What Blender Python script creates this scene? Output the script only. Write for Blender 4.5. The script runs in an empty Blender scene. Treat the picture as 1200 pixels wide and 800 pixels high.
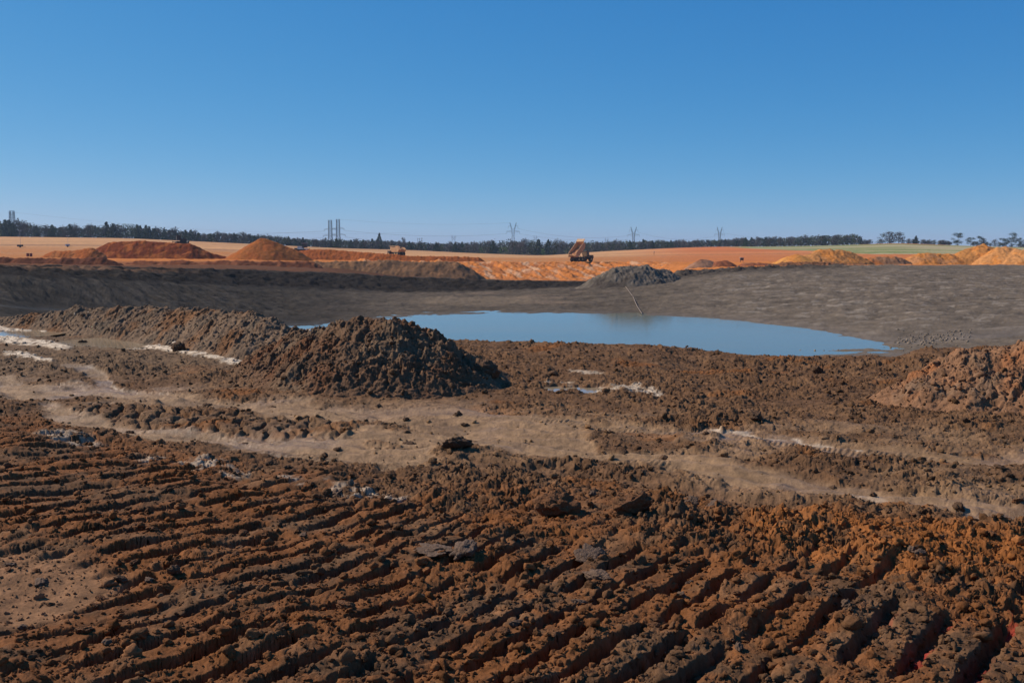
import bpy, math, random
import numpy as np, time
_t0 = time.time()
from mathutils import Vector, Matrix

random.seed(7)
rng = np.random.default_rng(7)
sc = bpy.context.scene
COL = sc.collection

# ------------------------------------------------------------------ camera geometry
F = 1167.0                      # focal length in 1200 px units (35 mm lens)
HOR = 288.0
EYE = 1.7
PITCH = math.atan((400 - HOR) / F)
CP, SP = math.cos(PITCH), math.sin(PITCH)

def ray(u, v):
    a = (np.asarray(u, float) - 600) / F
    b = (400 - np.asarray(v, float)) / F
    return a, CP + b * SP, -SP + b * CP          # x, y, z of the viewing ray

def at_depth(u, v, d):
    a, y, z = ray(u, v)
    return a / y * d, d, EYE + z / y * d

def at_z(u, v, z0=0.0):
    a, y, z = ray(u, v)
    k = (z0 - EYE) / z
    return a * k, y * k, z0

def proj(x, y, z):
    zz = z - EYE
    f = y * CP - zz * SP
    up = y * SP + zz * CP
    return 600 + F * x / f, 400 - F * up / f

# ------------------------------------------------------------------ numpy noise
_P = {}
def _perm(seed):
    if seed not in _P:
        r = np.random.default_rng(seed)
        p = r.permutation(1024)
        a = r.uniform(0, 2 * np.pi, 1024)
        _P[seed] = (np.concatenate([p, p]), np.cos(a), np.sin(a), r.random(1024), r.random(1024), r.random(1024))
    return _P[seed]

def pn(x, y, seed=0):
    p, gc, gs, *_ = _perm(seed)
    xi = np.floor(x).astype(np.int64); yi = np.floor(y).astype(np.int64)
    fx = x - xi; fy = y - yi
    u = fx * fx * fx * (fx * (fx * 6 - 15) + 10); w = fy * fy * fy * (fy * (fy * 6 - 15) + 10)
    def g(ix, iy, dx, dy):
        h = p[p[ix & 1023] + (iy & 1023)]
        return gc[h] * dx + gs[h] * dy
    a = g(xi, yi, fx, fy); b = g(xi + 1, yi, fx - 1, fy)
    c = g(xi, yi + 1, fx, fy - 1); d = g(xi + 1, yi + 1, fx - 1, fy - 1)
    return ((a + (b - a) * u) * (1 - w) + (c + (d - c) * u) * w) * 1.5

def fbm(x, y, s, octv=4, seed=0, gain=0.5):
    r = 0; a = 1.0; f = 1.0 / s
    for o in range(octv):
        r = r + a * pn(x * f + 13.7 * o, y * f - 7.3 * o, seed + o)
        a *= gain; f *= 2.03
    return r

def clods(x, y, s, seed=0, rmin=0.25, rmax=0.62, dens=1.0):
    """hemispherical lumps scattered in cells of size s; height in units of s"""
    p, _, _, r1, r2, r3 = _perm(seed + 500)
    X = x / s; Y = y / s
    xi = np.floor(X).astype(np.int64); yi = np.floor(Y).astype(np.int64)
    out = np.zeros_like(X)
    for i in (-1, 0, 1):
        for j in (-1, 0, 1):
            cx = xi + i; cy = yi + j
            h = p[p[cx & 1023] + (cy & 1023)]
            h2 = p[h + 17]
            R = rmin + (rmax - rmin) * r3[h] ** 2
            R = np.where(r3[h2] < dens, R, 0.001)
            dx = X - (cx + r1[h]); dy = Y - (cy + r2[h])
            q = 1 - (dx * dx + dy * dy) / (R * R)
            out = np.maximum(out, R * np.maximum(q, 0) ** 0.75 * (0.6 + 0.5 * r1[h2]))
    return out

def facets(x, y, s, seed=0, tilt=0.9):
    """cracked, tilted flat pieces: height in metres for pieces of size s"""
    p, _, _, r1, r2, r3 = _perm(seed + 900)
    X = x / s; Y = y / s
    xi = np.floor(X).astype(np.int64); yi = np.floor(Y).astype(np.int64)
    best = np.full(X.shape, 9.0); out = np.zeros_like(X)
    for i in (-1, 0, 1):
        for j in (-1, 0, 1):
            cx = xi + i; cy = yi + j
            h = p[p[cx & 1023] + (cy & 1023)]; h2 = p[h + 29]
            dx = X - (cx + r1[h]); dy = Y - (cy + r2[h])
            dd = dx * dx + dy * dy
            m = dd < best
            out = np.where(m, r3[h] ** 1.5 - 0.35 + tilt * ((r1[h2] - .5) * dx + (r2[h2] - .5) * dy) - 0.25 * dd, out)
            best = np.where(m, dd, best)
    return out * s

def bil(x, y, s, octv=4, seed=0, gain=0.55):
    r = 0; a = 1.0; f = 1.0 / s
    for o in range(octv):
        r = r + a * np.abs(pn(x * f + 3.1 * o, y * f + 9.7 * o, seed + o)); a *= gain; f *= 2.1
    return r

def ss(a, b, x):
    t = np.clip((x - a) / (b - a), 0, 1)
    return t * t * (3 - 2 * t)

# ------------------------------------------------------------------ terrain survey: feature lines (same order in every column)
U = np.array([-900, -300, 0, 150, 300, 400, 480, 560, 640, 700, 740, 800, 850, 900, 950, 1000, 1050, 1120, 1200, 1500, 2100], float)
def zv(v, d): return at_depth(600, v, d)[2]
n = len(U)
T = (U - 600) / F
FL = []
def line(d, v=None, z=None):
    d = np.array([d] * n if np.isscalar(d) else d, float)
    if v is not None:
        vv = np.array([v] * n if np.isscalar(v) else v, float)
        _, yy, zz = ray(U, vv)
        FL.append((d, EYE + zz / yy * d))
    else:
        FL.append((d, np.array([z] * n if np.isscalar(z) else z, float)))
line([24, 24, 24, 23, 22, 18.8, 18, 17.6, 17.4, 17.2, 17.2, 17, 16.8, 16.5, 16.3, 16.2, 16.2, 16.4, 17, 18, 18], z=0.0)                        # 0 near rim
line([40, 42, 44] + [45] * 18, z=[-1, -1.2, -4.5] + [-5.9] * 18)                                                                                # 1 foot of the near bank
line([60, 60, 60, 66, 71, 72, 72, 72, 72, 72, 72, 72, 72, 72, 72.5, 72.5, 73, 72, 71, 70, 70],
     z=[-1, -1, -3.7, -5.3, -6.25, -6.3, -6.3, -6.3, -6.3, -6.3, -6.3, -6.34, -6.4, -6.4, -6.33, -6.26, -6.2, -6.1, -5.9, -5.0, -4])            # 2 near shore
line([65, 65, 66, 75, 86, 90, 95, 95, 95, 95, 95, 92, 90, 87, 84, 80, 76, 75, 74, 73, 73],
     z=[-1, -1, -3.0, -4.9, -6.6, -7.5, -7.6, -7.6, -7.6, -7.6, -7.6, -7.6, -7.5, -7.4, -7, -6.6, -6.3, -6.1, -5.85, -4.9, -3.9])               # 3 pond bed
line([70, 70, 71, 88, 98, 103, 114, 119, 119, 119, 117.5, 112.5, 108.6, 102.6, 96, 88, 79.5, 80, 82, 82, 82],
     z=[-0.9, -0.9, -2.6, -4.4, -6.2] + [-6.3] * 12 + [-5.95, -5.6, -4.5, -3.6])                                                                  # 4 far shore
line([85, 85, 85, 112, 145, 158, 163, 165, 167, 168, 168, 168, 170, 172, 172, 172, 172, 172, 172, 172, 172],
     v=[302, 314, 321, 326, 334, 338, 342, 340, 337, 333, 331, 324, 318, 315, 313, 312.6, 312.2, 312, 312, 310, 308])                           # 5 shoulder of the bank
line([105, 105, 105, 135, 165, 178, 182, 184, 184, 184, 184, 182, 182] + [182] * 8,
     v=[300, 308, 311.5, 314, 316.5, 320.5, 325, 328, 329.5, 330, 327, 319.5, 315, 312.5, 311.5, 311.2, 311, 311, 311, 309, 307])             # 6 rim of the pit
line([180, 180, 200, 220, 262, 290, 300, 300, 300, 300, 300, 250, 230] + [230] * 8,
     v=[300, 306, 309, 311, 309, 312, 325, 329, 329, 329, 326, 311.5, 311, 311.5, 311.5, 311.2, 311, 311, 311, 308, 305])                        # 7 bottom behind the rim
line([240, 240, 300, 310, 325, 333, 334, 335, 335, 335, 335, 330, 320] + [330] * 8,
     v=[298, 302, 303.5, 304.0, 304.0, 305.5, 306.5, 307, 307.2, 307.4, 307.5, 307.5, 308, 307, 306, 305, 304, 304, 304, 302, 301])               # 8 edge of the upper flat
line([480] * n, v=[286, 288, 290, 291.5, 295, 298.5, 300.5, 302, 302.5, 301.8, 301.2, 300, 300, 299, 298.5, 298, 297.5, 298, 298, 297, 297])      # 9 field
line([760] * n, v=[274, 275, 277.2, 279, 286, 291, 293, 297, 299.7, 294.8, 292.8, 290, 288.8, 289, 288.0, 286.8, 284.6, 287.6, 290, 290, 290])    # 10 tree line
_zt = FL[-1][1]
line([1300] * n, z=_zt * 0.6)
line([9000] * n, z=-6.0)
FD = np.array([f[0] for f in FL]); FZ = np.array([f[1] for f in FL])
NF = len(FL)
# densify columns with a smooth (cosine-free, averaged) interpolation
TT = np.linspace(T[0], T[-1], 1200)
def _sm(vals):
    r = np.interp(TT, T, vals)
    k = np.hanning(31); k /= k.sum()
    rp = np.concatenate([np.full(15, r[0]), r, np.full(15, r[-1])])
    return np.convolve(rp, k, 'valid')
FDs = np.array([_sm(r) for r in FD]); FZs = np.array([_sm(r) for r in FZ])

def survey(t, d):
    """feature coordinate s (0..NF-1) and bare height for points given by bearing t = x/y and distance d = y"""
    shp = t.shape
    t = t.ravel(); d = d.ravel()
    s = np.full(t.shape, -1.0); z = np.zeros_like(t)
    D = [np.interp(t, TT, FDs[k]) for k in range(NF)]
    Z = [np.interp(t, TT, FZs[k]) for k in range(NF)]
    for k in range(NF - 1):
        m = (d >= D[k]) & ((d < D[k + 1]) if k < NF - 2 else True)
        f = (d[m] - D[k][m]) / np.maximum(D[k + 1][m] - D[k][m], 1e-6)
        f = np.clip(f, 0, 1)
        s[m] = k + f
        z[m] = Z[k][m] + (Z[k + 1][m] - Z[k][m]) * f
    s[d < D[0]] = d[d < D[0]] / D[0][d < D[0]] - 1
    return s.reshape(shp), z.reshape(shp)

# ------------------------------------------------------------------ layout of the near ground
def band(u, v, us, tops, bots, soft=3.0):
    a = np.interp(u, us, tops); b = np.interp(u, us, bots)
    m = ss(a - soft, a + soft, v) * (1 - ss(b - soft, b + soft, v))
    return m * ss(us[0] - 15, us[0] + 5, u) * (1 - ss(us[-1] - 5, us[-1] + 15, u))

def spot(u, v, cu, cv, ru, rv):
    return 1 - ss(0.6, 1.15, np.sqrt(((u - cu) / ru) ** 2 + ((v - cv) / rv) ** 2))

RED   = np.array([0.178, 0.078, 0.034])
BROWN = np.array([0.135, 0.077, 0.045])
GREYB = np.array([0.165, 0.096, 0.056])
PALE  = np.array([0.285, 0.183, 0.106])
ORNG  = np.array([0.290, 0.112, 0.034])
WHITE = np.array([0.40, 0.32, 0.26])
CHALK = np.array([0.66, 0.57, 0.48])

CX = np.linspace(-12, 12, 400)
CS = np.interp(CX, [-12, -4, -1.9, 0, 1.6, 4, 12], [0.55, 0.6, 0.85, 1.45, 1.3, 1.05, 1.0])
CI = np.concatenate([[0], np.cumsum((CS[1:] + CS[:-1]) / 2 * np.diff(CX))])

CK = np.linspace(-14, 26, 600); _pp = np.interp(CK, [2.6, 5.2], [0.295, 0.345])
CPH = np.concatenate([[0], np.cumsum(2 / (_pp[1:] + _pp[:-1]) * np.diff(CK))])

def mix(c, tgt, m):
    return c + (tgt - c) * m[..., None]

def near_fields(x, y):
    """height above the bare ground, colour, wetness of the near ground"""
    w1 = fbm(x, y, 0.9, 4, 11); w2 = fbm(x, y, 0.22, 3, 21)
    u0, v0 = proj(x, y, 0 * x)
    pxv = np.clip(8.0 / y, 0.5, 2.2)
    u = u0 + (w1 * 16 + w2 * 8) * pxv
    v = v0 + (w1 * 5.0 + w2 * 3.5) * pxv
    # --- masks
    B = lambda *a, **k: band(u, v, *a, **k)
    road = np.zeros_like(x)
    for us, a, b in (
        ([-500, -200, 0, 20], [432, 434, 436, 440], [464, 463, 462, 460]),
        ([0, 60, 120], [450, 452, 452], [466, 465, 466]),
        ([120, 200, 300, 400, 500, 600, 690], [455, 462, 468, 472, 478, 483, 492], [470, 474, 484, 515, 524, 528, 532]),
        ([55, 117, 200, 283, 367, 430], [470, 484, 500, 508, 509, 500], [490, 503, 518, 527, 536, 548]),
        ([410, 517, 560], [520, 522, 524], [553, 543, 532]),
        ([600, 690, 760, 800, 870], [500, 528, 530, 532, 540], [532, 538, 548, 553, 562]),
        ([680, 800, 900, 1000, 1100, 1200, 1500], [490, 499, 505, 518, 528, 524, 520], [500, 513, 521, 538, 546, 550, 560]),
        ([760, 800, 933, 1067, 1200, 1500], [528, 536, 556, 578, 594, 610], [552, 557, 575, 596, 614, 640])):
        road = np.maximum(road, B(us, a, b))
    chan = B([78, 95, 115, 125, 137], [428, 430, 433, 440, 455], [433, 437, 452, 462, 468], soft=2)
    road = np.maximum(road, chan)
    # clumps lying in the road
    clump = np.maximum.reduce([
        B([95, 150, 250, 330, 420], [472, 478, 486, 494, 500], [484, 496, 504, 508, 508], soft=3),
        spot(u, v, 752, 514, 58, 13), spot(u, v, 450, 499, 40, 5), spot(u, v, 85, 443, 32, 8),
        B([520, 640, 760, 800], [527, 533, 545, 550], [541, 548, 562, 568]) ])
    road = road * (1 - 0.85 * clump)
    smear = B([-500, 0, 300, 700, 1000, 1500], [428, 434, 458, 480, 500, 520], [468, 470, 520, 560, 590, 640], soft=12) * ss(-0.35, 0.45, fbm(x * 0.6, y, 0.9, 4, 46))
    road = np.maximum(road, 0.62 * smear * (1 - 0.55 * clump))
    berm = np.maximum.reduce([
        B([800, 900, 967, 1067, 1200, 1500], [510, 520, 535, 548, 556, 570], [522, 545, 560, 575, 596, 620]),
        B([520, 640, 800, 967, 1100], [528, 536, 556, 577, 598], [541, 551, 573, 594, 612]) * 0.7,
        B([-300, 0, 100, 200, 330, 470], [412, 420, 424, 432, 446, 458], [426, 434, 438, 446, 458, 470]) * 0.75,
        B([830, 900, 1000, 1080], [414, 416, 417, 420], [428, 430, 431, 434]),
        B([500, 650, 820, 1060], [420, 424, 436, 440], [430, 436, 444, 447]) * 0.35])
    rut = B([560, 700, 800, 960], [538, 551, 566, 586], [549, 563, 578, 596], soft=4)
    xr = np.interp(u0, [-400, 0, 130, 250, 500, 700, 900, 1200, 1500], [462, 474, 505, 532, 566, 582, 598, 618, 640])
    vv = v0 + w1 * 9 * pxv + w2 * 4 * pxv
    trk = ss(-8, 10, vv - xr)
    trkcore = ss(4, 40, vv - xr)
    smooth_l = spot(u, v, 30, 690, 120, 38)
    oran = spot(u, v, 930, 622, 75, 26) * 0.9
    oran = np.maximum(oran, B([880, 1000, 1120, 1250], [600, 612, 622, 632], [640, 690, 690, 700], soft=14) * 0.75)
    lumpy = np.maximum(spot(u, v, 700, 605, 230, 52), B([760, 1000, 1250], [596, 610, 628], [650, 665, 690], soft=14))
    lumpy = np.maximum(lumpy, spot(u, v, 1130, 700, 110, 50) * 0.8) * trk
    # --- track cleats: bars pressed by crawler tracks
    wc = fbm(x, y, 1.9, 1, 31) * 0.10 + w2 * 0.016
    c = np.interp(x, CX, CI) - y
    q = x * 0.60 + y * 0.80 + w1 * 0.05
    tw = 0.95
    ti = np.floor(q / tw); tf = q / tw - ti
    ph = np.sin(ti * 12.9898) * 43758.5453; ph = ph - np.floor(ph)
    cc = np.interp(c + wc, CK, CPH) + ph * 0.8
    sw = cc - np.floor(cc)
    bar = ss(0.0, 0.30, sw) * (1 - ss(0.80, 0.92, sw))            # asymmetric bar
    gsc = 0.62 + 1.0 * fbm(x, y, 0.8, 3, 41)
    edge = ss(0.0, 0.20, tf + 0.08 * w2) * (1 - ss(0.84, 1.0, tf + 0.08 * w2))
    cmask = trkcore * (1 - lumpy * 0.85) * (1 - smooth_l) * np.clip(gsc + 0.35, 0.04, 1.2)
    cleat = (bar - 0.55) * np.interp(c, [2.6, 5.2], [0.088, 0.088]) * cmask * (0.08 + 0.92 * edge)
    ebank = (1 - edge) * 0.028 * trkcore * (1 - smooth_l)
    # small cleats in the road clump
    c2 = (x * 0.80 + y * 0.2) / 0.17 + w2 * 0.6
    s2 = c2 - np.floor(c2)
    cleat2 = (ss(0, .3, s2) * (1 - ss(.6, 1, s2)) - .3) * 0.050 * B([95, 250, 420], [470, 484, 498], [486, 506, 510])
    # --- roughness of the crumbly soil
    A = 1.0 - (0.86 - 0.20 * ss(0.0, 0.7, fbm(x, y, 0.6, 3, 56))) * road
    A = A * (1 - 0.5 * rut) * (1 - 0.40 * smooth_l)
    A = A * (1 + 0.5 * berm + 0.40 * lumpy - 0.35 * clump)
    patchy = np.clip(0.75 + 0.6 * fbm(x, y, 1.3, 3, 51), 0.3, 1.5)
    A = np.minimum(A * patchy, 1.5)
    def vein(pu, pv, w):
        c0 = np.interp(u, pu, pv)
        return (1 - ss(w * 0.45, w, np.abs(v - c0))) * ss(pu[0] - 6, pu[0] + 4, u) * (1 - ss(pu[-1] - 4, pu[-1] + 6, u))
    wh = np.maximum.reduce([
        vein([-200, 0, 40, 60, 110, 155], [374, 386, 390, 384, 389, 396], 3.6),
        vein([150, 200, 250, 330, 372], [401, 411, 419, 432, 438], 4.2),
        vein([-200, 0, 40, 80], [380, 397, 402, 408], 4.4),
        vein([10, 35, 62], [417, 420, 425], 3.2),
        vein([90, 150, 200], [404, 407, 411], 1.8) * 0.6,
        vein([630, 665], [447, 449], 2.4) * 0.7, vein([690, 768], [457, 458], 3.4) * 0.7, vein([668, 706], [436, 440], 2.6) * 0.5,
        vein([830, 900, 975, 1010], [501, 509, 519, 527], 1.6) * 0.5, vein([985, 1010, 1060], [572, 576, 588], 2.5) * 0.3])
    _cl = np.interp(u0, [0, 150, 372], [404, 409, 440])
    calm = (1 - ss(360, 420, u0)) * (1 - ss(_cl, _cl + 10, v0))
    A = A * (1 - 0.45 * calm) * (1 - 0.7 * wh)
    wx = x + 0.050 * fbm(x, y, 0.16, 3, 61); wy = y + 0.050 * fbm(x, y, 0.16, 3, 71)
    k1 = clods(wx, wy, 0.42, 1, dens=0.40) * 0.42
    k2 = clods(wx, wy, 0.17, 2, dens=0.60) * 0.17
    k3 = clods(wx + .3, wy, 0.072, 3, dens=0.7) * 0.072
    k4 = clods(wx, wy + .3, 0.033, 4, dens=0.75) * 0.033
    A = A * (1 - 0.50 * trkcore * (1 - lumpy))
    Ah = A * ss(0.5, 1.1, A + 0.35 * fbm(x, y, 0.5, 2, 86))
    z = 0.035 * w1 + 0.015 * fbm(x, y, 0.25, 3, 81) * A
    z = z + 0.15 * k1 * Ah * (0.25 + 0.6 * berm + 1.2 * lumpy + 0.3 * clump) + A * (0.20 * k2 + 0.20 * k3 + 0.25 * k4)
    fx_ = x + 0.02 * w2; fy_ = y + 0.02 * w1
    z = z + A * (0.12 * facets(fx_, fy_, 0.20, 1, 1.2) + 0.30 * facets(fx_, fy_, 0.085, 2, 1.3) + 0.42 * facets(fx_, fy_, 0.038, 3) + 0.34 * facets(x, y, 0.019, 4))
    z = z + (0.012 + 0.988 * A) * 0.020 * bil(x + 0.03 * w2, y, 0.20, 5, 91, 0.62)
    z = z + A * 0.012 * np.minimum(np.abs(fbm(x, y, 0.05, 3, 96, 0.7)), .5)
    z = z - 0.020 * road + 0.022 * berm - 0.006 * clump - 0.05 * rut - 0.12 * ss(760, 820, u0) * (1 - ss(1040, 1090, u0)) * ss(12.5, 14.5, y)
    z = z + cleat + ebank + cleat2 + 0.030 * lumpy + 0.01 * trk
    # lengthwise wheel lines in the road
    rl_ = (v0 - np.interp(u0, [0, 400, 800, 1200], [455, 492, 515, 560]))
    lug = np.sin(c * 2 * np.pi / 0.075 + w2 * 3) * ss(0.2, 0.8, np.sin(rl_ * 0.45 + w1 * 2)) * ss(-0.1, 0.3, fbm(x, y, 1.5, 2, 191))
    z = z + road * (1 - wh) * 0.006 * lug
    z = z + road * 0.013 * np.sin((v0 - np.interp(u0, [0, 400, 800, 1200], [455, 492, 515, 560])) * 0.9 + w1 * 3)
    # --- colour
    hv = np.clip(k1 * 1.2 + k2 * 3 + k3 * 4, 0, 1)
    m1 = fbm(x, y, 0.7, 4, 101); m2 = fbm(x, y, 0.12, 3, 111)
    cl = np.ones(x.shape + (3,)) * BROWN
    cl = mix(cl, GREYB, ss(-0.1, 0.5, m1))
    redz = ss(-10, 25, v0 - xr)
    cl = mix(cl, RED, redz * ss(-0.65, 0.15, m1 + 0.5 * m2))
    cl = mix(cl, ORNG * 0.8, redz * ss(0.25, 0.75, m1 - 0.5 * m2) * 0.35)
    cl = mix(cl, GREYB * 1.15, redz * ss(0.15, 0.8, fbm(x, y, 0.35, 3, 121)) * 0.6)
    cl = mix(cl, ORNG, oran * ss(-0.5, 0.3, m2 + 0.3) * 0.8)
    cl = mix(cl, ORNG * 0.75, ss(0.35, 0.7, fbm(x, y, 1.2, 4, 131)) * (1 - redz) * 0.55)
    cl = mix(cl, np.array([0.255, 0.145, 0.085]), smooth_l * 0.85)
    rc = PALE * (1 + 0.16 * fbm(x, y * 2.0, 0.8, 3, 141))[..., None]
    rc = mix(rc, PALE * np.array([0.62, 0.60, 0.60]), ss(0.05, 0.6, fbm(x, y, 1.1, 3, 145)) * 0.6)
    cl = cl + (rc - cl) * (road * (1 - 0.25 * hv))[..., None]
    cl = mix(cl, BROWN * 1.15, rut * 0.7)
    wet = road * (0.45 + 0.5 * ss(-0.1, 0.5, fbm(x, y, 1.4, 3, 151)))
    # grey marl near the left mounds
    grl = (1 - ss(250, 520, u0)) * (1 - ss(425, 455, v0))
    cl = mix(cl, np.array([0.165, 0.120, 0.084]), grl * 0.6)
    # chalky scrapes in the tracked soil, white dried edges of the puddles
    scr = np.maximum.reduce([spot(u, v, 236, 548, 34, 8), spot(u, v, 272, 556, 16, 5), spot(u, v, 418, 580, 30, 7),
                             spot(u, v, 458, 592, 20, 6), spot(u, v, 75, 518, 36, 8), spot(u, v, 350, 572, 18, 6), spot(u, v, 170, 538, 18, 7)])
    cl = mix(cl, WHITE * 0.85, scr * ss(0.0, 0.5, m2 + 0.28))
    wn = ss(-0.60, -0.1, fbm(x, y, 0.12, 3, 161))
    cl = mix(cl, CHALK, wh * wn)
    z = z + 0.035 * wh * (u0 < 420)
    # red seepage in the last grooves at the right
    redf = ss(1030, 1060, u0) * ss(728, 745, v0) * ss(0.0, 0.12, 0.24 - np.abs(sw - 0.02)) * ss(0.15, 0.4, fbm(x, y, 0.3, 2, 171) + 0.35)
    cl = mix(cl, np.array([0.42, 0.006, 0.03]), redf * (1 - lumpy) * 0.5)
    cl = cl * (1 + 0.30 * m2 + 0.16 * fbm(x, y, 0.04, 2, 181))[..., None]
    cl = cl * np.array([0.98, 0.86, 0.70])
    # puddle hollows
    for cu, cv, ru, rv, dp in PUDDLES:
        s_ = spot(u0 + w2 * 8, v0 + w2 * 1.5, cu, cv, ru, rv)
        z = z * (1 - s_) - dp * s_
        wet = np.maximum(wet, s_)
    return z, np.clip(cl, 0.004, 0.9), np.clip(wet, 0, 1)

PUDDLES = [(140, 402, 72, 6.0, 0.07), (22, 392, 46, 4.0, 0.07), (672, 455.5, 40, 3.6, 0.07), (110, 447, 0.1, 0.1, 0)]
PUDDLES = PUDDLES[:3]

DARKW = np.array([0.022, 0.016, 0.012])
CLAY = np.array([0.142, 0.104, 0.072])
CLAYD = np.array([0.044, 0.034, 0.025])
OR2 = np.array([0.500, 0.160, 0.036])
SAND = np.array([0.540, 0.268, 0.112])
REDF = np.array([0.520, 0.150, 0.042])
GREEN = np.array([0.205, 0.220, 0.070])
DRY = np.array([0.42, 0.32, 0.17])
BRS = np.array([0.27, 0.135, 0.07])

def far_fields(x, y, s, z0):
    t = x / y; u = 600 + F * t
    z = np.zeros_like(x)
    g = fbm(x, y, 6, 5, 201); h = fbm(x, y, 1.6, 4, 211)
    w = ss(1.0, 1.6, s) * (1 - ss(9, 10, s))
    z += w * (0.10 * h + 0.16 * g) * np.clip(y / 110, 0.2, 1)
    # pond shores stay level
    shore = np.exp(-((s - 4) / 0.10) ** 2) + np.exp(-((s - 2) / 0.35) ** 2)
    z *= (1 - 0.45 * np.clip(shore, 0, 1))
    # ragged dark step under the rim
    rag = ss(4.85, 5.1, s) * (1 - ss(5.9, 6.1, s)) * (1 - ss(1000, 1060, u) )
    z += rag * (0.35 * fbm(x, y, 2.6, 4, 221) + 0.25 * clods(x, y, 1.8, 9))
    lines = ss(4.05, 4.3, s) * (1 - ss(4.8, 5, s))
    z += lines * 0.14 * (fbm(x * 0.25 + y * 0.06, y, 1.7, 3, 231))
    z += lines * (1 - ss(330, 420, u)) * 0.22 * np.abs(fbm(x + y * .8, y * 0.25, 1.6, 4, 236))
    # long benches on the left bank
    # gullied orange face
    cf = ss(6.9, 7.2, s) * (1 - ss(7.93, 8.02, s)) * ss(380, 430, u) * (1 - ss(760, 800, u))
    gul = np.abs(fbm(x + 0.35 * y, y * 0.16, 4.0, 4, 241))
    z += cf * (1.1 * gul + 0.25 * fbm(x, y, 1.1, 3, 251))
    # shore bar near the right end of the pond
    bar = np.exp(-((y - 76.3 - 0.8 * fbm(x, y, 6, 2, 261)) / 0.55) ** 2) * ss(770, 800, u) * (1 - ss(1020, 1050, u))
    z += bar * (0.16 + 0.12 * fbm(x, y, 3, 2, 266))
    # ---- colour
    cl = np.ones(x.shape + (3,)) * CLAY
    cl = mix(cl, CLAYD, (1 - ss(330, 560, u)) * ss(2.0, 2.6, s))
    cl = mix(cl, CLAY * 0.72, ss(420, 520, u) * (1 - ss(700, 860, u)) * ss(3.5, 4.0, s))
    cl = cl * (1 + 0.16 * g + 0.20 * h + 0.12 * fbm(x, y, 0.5, 3, 271))[..., None]
    st = fbm(x * 0.22 + y * 0.05, y * 0.9, 1.5, 4, 281)
    cl = cl * (1 + lines * 0.22 * st)[..., None]
    dash = ss(0.36, 0.62, fbm(x * 0.40 + 0.05 * y, y * 0.5, 1.1, 5, 291, 0.6)) * ss(760, 900, u) * ss(3.9, 4.2, s) * (1 - ss(4.75, 5.0, s))
    cl = mix(cl, np.array([0.27, 0.21, 0.155]), dash * 0.65)
    patch = ss(0.15, 0.5, fbm(x * 0.5, y, 5, 3, 301)) * ss(480, 520, u) * (1 - ss(640, 760, u)) * lines
    cl = mix(cl, np.array([0.20, 0.135, 0.09]), patch * 0.6)
    streak = ss(0.12, 0.5, fbm(x * 1.0 + y * 0.9, y * 0.16 - x * 0.1, 2.2, 3, 311)) * (1 - ss(300, 380, u)) * lines
    cl = mix(cl, np.array([0.072, 0.058, 0.045]), streak * 0.6)
    tan = spot(u, y, 560, 140, 90, 9) * 0.6
    cl = mix(cl, np.array([0.20, 0.14, 0.09]), tan * lines)
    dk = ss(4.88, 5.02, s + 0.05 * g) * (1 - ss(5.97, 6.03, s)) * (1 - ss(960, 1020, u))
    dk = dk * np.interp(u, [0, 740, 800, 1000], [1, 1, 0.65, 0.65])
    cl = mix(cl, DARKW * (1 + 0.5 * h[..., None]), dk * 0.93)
    top = ss(5.55, 5.7, s) * (1 - ss(5.80, 5.9, s)) * (1 - ss(110, 260, u))
    cl = mix(cl, BRS * 0.7, top * 0.8)
    # beyond the rim
    b = ss(6.0, 6.06, s)
    oc = OR2 * (1 + 0.22 * h + 0.2 * g)[..., None]
    oc = mix(oc, np.array([0.52, 0.32, 0.19]), cf * ss(0.0, 0.6, fbm(x + .3 * y, y * .3, 3.0, 4, 321)) * 0.7)
    oc = mix(oc, np.array([0.30, 0.10, 0.036]), cf * ss(0.05, 0.6, fbm(x + 40 + .3 * y, y * .4, 3.4, 4, 331)) * 0.7)
    oc = mix(oc, np.array([0.055, 0.029, 0.017]), (1 - ss(6.7, 7.0, s)) * (1 - ss(640, 700, u)) * 0.9)
    oc = mix(oc, np.array([0.15, 0.060, 0.027]), (1 - ss(7.3, 7.8, s)) * (1 - ss(360, 420, u)) * 0.7)
    cl = mix(cl, oc, b)
    rb = ss(6.0, 6.1, s) * (1 - ss(6.6, 7.0, s)) * ss(940, 1050, u)
    cl = mix(cl, BRS, rb * 0.5)
    # fields
    f1 = ss(8.0, 8.12, s)
    ss_ = s + 0.05 * fbm(x * 0.2, y * 0.2, 20, 3, 341)
    stripes = fbm(x * 0.05, y, 14, 4, 351)
    fc = SAND * (1 + 0.10 * g + 0.30 * stripes)[..., None]
    darkln = np.exp(-((ss_ - np.interp(u, [0, 100, 400], [9.15, 9.2, 9.0])) / 0.05) ** 2) * (1 - ss(300, 460, u))
    fc = mix(fc, OR2 * 0.85, (1 - ss(8.9, 9.15, ss_)) * 0.75 * ss(-0.5, 0.4, stripes + 0.3))
    fc = mix(fc, BRS, darkln * 0.8)
    rf = REDF * (1 + 0.22 * stripes)[..., None]
    wr = ss(700, 830, u) 
    fc = fc + (rf - fc) * (wr * (1 - 0.3 * (1 - ss(9.1, 9.5, ss_))))[..., None]
    gb = np.interp(u, [860, 900, 980, 1040, 1200, 1500], [9.80, 9.55, 9.15, 8.95, 9.1, 9.0])
    gm = ss(gb - 0.05, gb + 0.05, ss_) * ss(840, 880, u)
    gcol = GREEN * (1 + 0.18 * g)[..., None]
    gcol = mix(gcol, DRY, ss(-0.15, 0.35, fbm(x * 0.06, y, 40, 3, 361) + ss(1020, 1120, u) * 0.35))
    bump = spot(u, s, 1060, 9.97, 60, 0.10)
    gcol = mix(gcol, OR2 * 0.8, bump * 0.8)
    fc = mix(fc, gcol, gm)
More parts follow.
